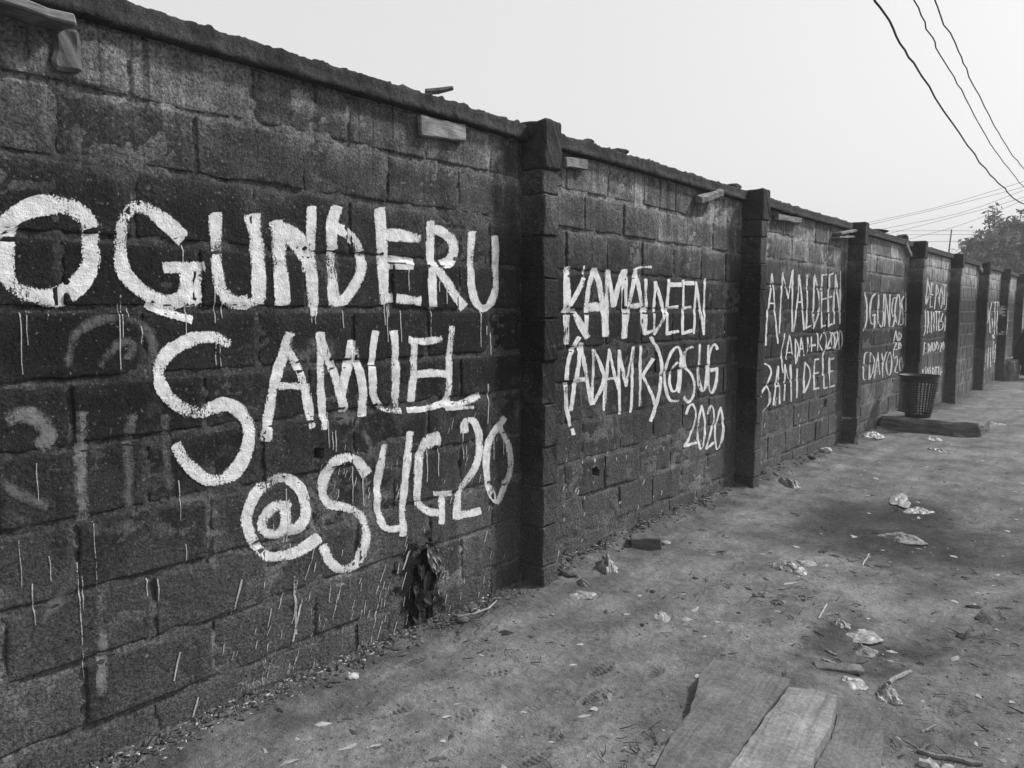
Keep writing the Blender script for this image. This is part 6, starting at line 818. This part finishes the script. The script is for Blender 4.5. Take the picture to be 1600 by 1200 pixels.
# small chips, clods and scraps nobody could count
def scatter(name, n, place, smin, smax, flat, mat, label, seed):
    r = np.random.default_rng(seed); V = []; F = []; base = np.array([(1, 0, 0), (-1, 0, 0), (0, 1, 0), (0, -1, 0), (0, 0, 1), (0, 0, -1)], float)
    tri = [(0, 2, 4), (2, 1, 4), (1, 3, 4), (3, 0, 4), (2, 0, 5), (1, 2, 5), (3, 1, 5), (0, 3, 5)]
    x, y = place(r, n); z = ground_z(x, y)
    for i in range(n):
        s = smin * (smax / smin) ** (r.random() ** 2); a = r.uniform(0, 6.28); el = r.uniform(1, 2.6); q = base * (1 + .4 * r.uniform(-1, 1, (6, 1))) * np.array([s * el, s, s * flat])
        q = np.stack([q[:, 0] * math.cos(a) - q[:, 1] * math.sin(a), q[:, 0] * math.sin(a) + q[:, 1] * math.cos(a), q[:, 2] + .25 * q[:, 0] * r.uniform(-.5, .5)], 1) + (x[i], y[i], z[i] + s * flat * .5)
        k = len(V); V += q.tolist(); F += [(k + t[0], k + t[1], k + t[2]) for t in tri]
    return tag(mk(name, V, F, mat), label, None, None, 'stuff')
def foot(r, n): return np.abs(r.normal(.0, .07, n)) + .008, r.uniform(.9, 1, n) * 0 + np.exp(r.uniform(math.log(1.0), math.log(16), n))
def path(r, n): y = np.exp(r.uniform(math.log(1.4), math.log(18), n)); return r.uniform(.1, 1, n) ** .8 * (2.6 - .03 * y), y
scatter('stone_chips', 1500, foot, .0018, .008, .6, M_STONE, 'pale paint chips and grit along the wall foot', 1)
scatter('earth_clods', 4200, foot, .0025, .014, .7, M_CLOD, 'dark crumbs of earth along the wall foot', 2)
scatter('path_crumbs', 2200, path, .002, .016, .25, M_CLOD, 'dark crumbs and bits of leaf trodden over the path', 3)
scatter('path_scraps', 700, path, .002, .024, .08, M_PAPER, 'tiny pale scraps trodden over the path', 4)
scatter('grit', 5000, lambda r, n: (r.uniform(.1, 2.9, n), np.exp(r.uniform(math.log(1.3), math.log(7), n))), .0011, .0042, .7, M_DULL, 'fine grit on the near path', 9)
scatter('grit', 3500, lambda r, n: (r.uniform(.1, 2.9, n), np.exp(r.uniform(math.log(1.3), math.log(7), n))), .0011, .0045, .7, M_CLOD, 'fine dark grit on the near path', 10)
scatter('path_straws', 500, lambda r, n: (r.uniform(.3, 2.8, n), np.exp(r.uniform(math.log(1.8), math.log(9), n))), .0015, .004, .5, M_DULL, 'tiny straws over the path', 6)

r = np.random.default_rng(77); parts = []
spots = [(*TW[i % len(TW)],) for i in range(260)]
for i, (sx, sy, sr) in enumerate(spots):
    x, y = sx + r.normal(0, sr), sy + r.normal(0, sr * 1.3)
    if x < .05: continue
    L = r.uniform(.015, .075); a = r.uniform(0, 3.14); z = gz(x, y); w_ = r.uniform(.0012, .0032)
    parts.append(tube([(x - math.cos(a) * L / 2, y - math.sin(a) * L / 2, z + .004), (x + r.normal(0, .004), y + r.normal(0, .004), z + .009), (x + math.cos(a) * L / 2, y + math.sin(a) * L / 2, z + r.uniform(.004, .02))], [w_, w_, w_ * .5], 3))
v, f = join(parts); tag(mk('twig_litter', v, f, M_DARK), 'dark broken twigs and leaf bits in loose clusters on the path', None, None, 'stuff')

# plinth of rubble concrete at the far bay
v, f = rough_box(.0, .35, 22.1, 24.9, -.4, .32, 4, .03, .06, 15); tag(mk('plinth', v, f, M_SLAB), 'low rough concrete plinth at the foot of the far bay', 'plinth')

# ------------------------------------------------------------------ overhead cables
CL = ['thickest sagging overhead cable, leftmost of three crossing the sky', 'thin overhead cable between the other two in the sky', 'overhead cable furthest right of three crossing the sky']
for i, (P, lab) in enumerate(zip(CABLES, CL)):
    pts = [np.array(p) for p in P]; fin = []
    for k in range(len(pts) - 1):
        for s in range(4): fin.append(cr(pts, k + s / 4))
    fin.append(pts[-1]); r = np.random.default_rng(i); fin = [tuple(p + r.normal(0, .006, 3)) for p in fin]
    v, f = tube(fin, (.0105, .007, .0075)[i], 6); tag(mk('overhead_cable', v, f, M_CABLE, smooth=True), lab, 'cable', 'overhead cables crossing the sky')
FL = ['highest of the thin distant wires rising to the right', 'second highest thin distant wire rising to the right', 'third thin distant wire rising to the right', 'fourth thin distant wire rising to the right', 'lowest thin distant wire rising to the right',
 'upper level thin wire just above the far wall', 'middle level thin wire just above the far wall', 'lowest level thin wire just above the far wall']
for P, lab in zip(FAR_CABLES, FL):
    pts = [np.array(p) for p in P]; fin = [tuple(cr(pts, k + s / 3)) for k in range(len(pts) - 1) for s in range(3)] + [tuple(pts[-1])]
    v, f = tube(fin, .012, 4); tag(mk('distant_wire', v, f, M_CABLE), lab, 'wire', 'thin distant wires over the wall')
v, f = tube([(-4.94, 43.6, -.3), (-4.92, 43.55, 4.6), (-4.85, 43.5, 5.55)], [.04, .035, .03], 6)
tag(mk('antenna_pole', v, f, M_IRON), 'thin bare pole standing at the left side of the tree', 'pole')

# ------------------------------------------------------------------ trees, house and passer-by at the far end
def tree(name, base, blobs, nleaf, seed, label, sprigs=()):
    t = empty(name, base, label, 'tree'); r = random.Random(seed); limbs = []
    top = max(b[2] for b in blobs)
    parts = [tube([(0, 0, 0), (.1, .05, top * .3), (.0, .1, top * .55), (.1, .0, top * .8)], [.22, .17, .12, .05], 8)]
    for b in blobs: parts.append(tube([(0, .05, top * .4), (b[0] * .5, b[1] * .5, (top * .4 + b[2]) / 2 + .2), (b[0], b[1], b[2]), (b[0] * 1.1, b[1] * 1.1, b[2] + b[3] * .6)], [.1, .07, .04, .015], 5))
    for s in sprigs: parts.append(tube([(s[0] * .7, s[1], s[2] - 1.2), (s[0] * .9, s[1], s[2] - .5), s[:3]], [.04, .025, .01], 5))
    v, f = join(parts); mk('trunk', v, f, M_BARK, t, smooth=True)
    V = []; F = []
    def leaf(c, s):
        a = Vector((r.gauss(0, 1), r.gauss(0, 1), r.gauss(0, .7))).normalized(); b = a.cross(Vector((r.gauss(0, 1), r.gauss(0, 1), r.gauss(0, 1)))).normalized(); k = len(V)
        n_ = a.cross(b) * s * .15
        for q in (c - a * s, c - b * s * .45 + n_, c + a * s, c + b * s * .45 + n_): V.append(tuple(q))
        F.append((k, k + 1, k + 2, k + 3))
    tot = sum(b[3] ** 2 for b in blobs)
    for b in blobs:
        ncl = int(nleaf / 16 * b[3] ** 2 / tot)
        for _ in range(ncl):
            d = Vector((r.gauss(0, 1), r.gauss(0, 1), r.gauss(0, 1))).normalized() * b[3] * r.uniform(.25, 1) ** .5 * r.uniform(.85, 1.12); c = Vector(b[:3]) + Vector((d.x, d.y, d.z * .8))
            for _ in range(16): leaf(c + Vector((r.gauss(0, .16), r.gauss(0, .16), r.gauss(0, .12))), r.uniform(.10, .2))
    for s in sprigs:
        for q in range(34):
            u = r.random(); c = Vector((s[0] * (.8 + .2 * u), s[1], s[2] - .9 * (1 - u))) + Vector((r.gauss(0, .16), r.gauss(0, .16), r.gauss(0, .08))); leaf(c, r.uniform(.08, .17))
    mk('crown', V, F, M_FOLI, t); return t
tree('tree', (-3.2, 46, -.3), [(0, 0, 3.6, 2.1), (-1.3, 0, 3.6, 1.3), (1.2, .3, 4.4, 1.6), (.2, -.3, 5.1, 1.4), (-.5, .2, 2.6, 1.7), (1.6, .2, 3.0, 1.8), (-2.0, 0, 4.1, .7), (.9, .2, 5.6, 1.0), (-2.3, 0, 3.1, 1.0), (-2.8, .1, 3.6, .6), (-.8, 0, 4.9, .9)], 18000, 3, 'bushy tree rising behind the far end of the wall',
     [(-.3, 0, 7.2), (-.1, .1, 6.6), (1.3, 0, 6.6), (1.6, .1, 6.3), (-1.3, 0, 5.6), (-.9, .1, 5.9), (.6, 0, 6.4), (-2.2, 0, 5.0), (2.0, 0, 6.0), (-.5, .1, 6.9), (.2, .1, 6.5), (1.0, 0, 6.9), (1.9, 0, 6.5), (-1.7, 0, 5.5), (-.2, 0, 7.0)])
tree('tree', (-.6, 48, -.3), [(0, 0, 3.4, 1.7), (-.9, 0, 2.6, 1.4), (1.1, .2, 4.0, 1.4), (-.4, -.2, 4.2, 1.1)], 9000, 8, 'rounder tree half hidden at the right edge behind the far wall')
hs = empty('house', (0, 0, 0), 'flat-roofed house with roof railing cut off at the right edge', 'house')
def box(x0, x1, y0, y1, z0, z1):
    v = [(x, y, z) for x in (x0, x1) for y in (y0, y1) for z in (z0, z1)]
    return v, [(0, 1, 3, 2), (4, 6, 7, 5), (0, 4, 5, 1), (2, 3, 7, 6), (0, 2, 6, 4), (1, 5, 7, 3)]
v, f = box(-2.7, 7, 52, 60, -.4, 4.75); mk('wall', v, f, M_HOUSE, hs)
v, f = box(-3.1, 7.4, 51.5, 60.4, 4.7, 5.0); roof = mk('roof', v, f, M_ROOF, hs)
v, f = join([box(-2.5 + i * .9, -2.44 + i * .9, 51.7, 51.76, 5.0, 5.9) for i in range(11)] + [box(-2.5, 6.6, 51.69, 51.77, 5.9, 5.98), box(-2.8, 6.6, 51.7, 51.75, 5.45, 5.52)] + [tube([(-3.1, 51.7, 5.0), (-2.5, 51.7, 5.95)], .035, 4)]); mk('railing', v, f, M_IRON, roof)
for x0 in (.3, 2.6, 4.9):
    v, f = box(x0, x0 + 1.1, 51.95, 52.05, 1.2, 2.7); fr = mk('window', v, f, M_ROOF, hs); v, f = box(x0 + .08, x0 + 1.02, 51.92, 51.96, 1.28, 2.62); mk('pane', v, f, M_GLASS, fr)
v, f = box(6.1, 6.95, 51.95, 52.05, -.3, 1.9); mk('door', v, f, M_ROOF, hs)

def skin(name, pts, edges, rad, mat, parent, loc=(0, 0, 0), sub=2):
    me = bpy.data.meshes.new(name); me.from_pydata(pts, edges, []); me.materials.append(mat); o = bpy.data.objects.new(name, me); COL.objects.link(o); o.location = loc; o.parent = parent
    md = o.modifiers.new('skin', 'SKIN'); md.use_smooth_shade = True
    for d, q in zip(me.skin_vertices[0].data, rad): d.radius = (q, q) if not hasattr(q, '__len__') else q
    me.skin_vertices[0].data[0].use_root = True
    s = o.modifiers.new('sub', 'SUBSURF'); s.levels = s.render_levels = sub; return o
px0, py0 = .66, 23.2
pz = gz(px0, py0)
pe = empty('person', (px0, py0, pz), 'person in a long black cape walking away at the right edge of the frame', 'person'); pe.rotation_euler = (0, 0, R(-10))
P = [(0, 0, .92), (0, .0, 1.12), (0, .01, 1.32), (0, .03, 1.43), (0, .05, 1.53), (0, .05, 1.62), (.09, 0, .86), (.1, .06, .48), (.1, .02, .08), (.1, .14, .035), (-.09, 0, .86), (-.1, -.06, .48), (-.1, -.16, .1), (-.1, -.05, .04),
     (.17, .0, 1.36), (.26, -.02, 1.08), (.24, .1, .86), (.24, .14, .78), (-.17, .0, 1.36), (-.26, -.02, 1.08), (-.24, .1, .86), (-.24, .14, .78)]
Eg = [(0, 1), (1, 2), (2, 3), (3, 4), (4, 5), (0, 6), (6, 7), (7, 8), (8, 9), (0, 10), (10, 11), (11, 12), (12, 13), (2, 14), (14, 15), (15, 16), (16, 17), (2, 18), (18, 19), (19, 20), (20, 21)]
Rd = [(.16, .11), (.14, .1), (.15, .1), .055, .085, .08, .085, .06, .042, .035, .085, .06, .042, .035, .055, .045, .035, .03, .055, .045, .035, .03]
skin('body', P, Eg, Rd, M_SKIN, pe)
def lathe(prof, n, mat, name, parent, wav=.0):
    v = []; f = []
    for i, (r0, z, cy) in enumerate(prof):
        for k in range(n): a = 2 * math.pi * k / n; r = r0 * (1 + wav * math.sin(a * 7 + i * .4) * (1 - z / 1.7)); v.append((r * math.cos(a) * 1.0, r * .72 * math.sin(a) + cy, z))
    for i in range(len(prof) - 1):
        for k in range(n): f.append((i * n + (k + 1) % n, i * n + k, (i + 1) * n + k, (i + 1) * n + (k + 1) % n))
    return mk(name, v, f, mat, parent, smooth=True)
lathe([(.44, .36, 0), (.47, .5, 0), (.48, .7, 0), (.40, .9, 0), (.3, 1.15, 0), (.25, 1.32, .01), (.19, 1.4, .02), (.12, 1.47, .03), (.125, 1.55, .05), (.11, 1.66, .05), (.05, 1.72, .05), (.004, 1.735, .05)], 40, M_CLOTH, 'cape', pe, .08)
lathe([(.3, .09, 0), (.28, .3, 0), (.24, .6, 0), (.2, .92, 0)], 32, M_CLOTH2, 'skirt', pe, .1)

# ------------------------------------------------------------------ dusty air
v, f = box(-300, 300, -300, 300, -1.5, 11.5)
hz = mk('haze', v, f, M_CLOD); hz.data.materials.clear()
hm = bpy.data.materials.new('haze'); hm.use_nodes = True; hm.node_tree.nodes.clear(); ho = hm.node_tree.nodes.new('ShaderNodeOutputMaterial'); hv = hm.node_tree.nodes.new('ShaderNodeVolumePrincipled')
hv.inputs['Color'].default_value = (.9, .9, .9, 1); hv.inputs['Density'].default_value = .0023; hm.node_tree.links.new(hv.outputs[0], ho.inputs['Volume'])
hz.data.materials.append(hm); tag(hz, 'pale dusty air over the whole place', None, None, 'stuff')
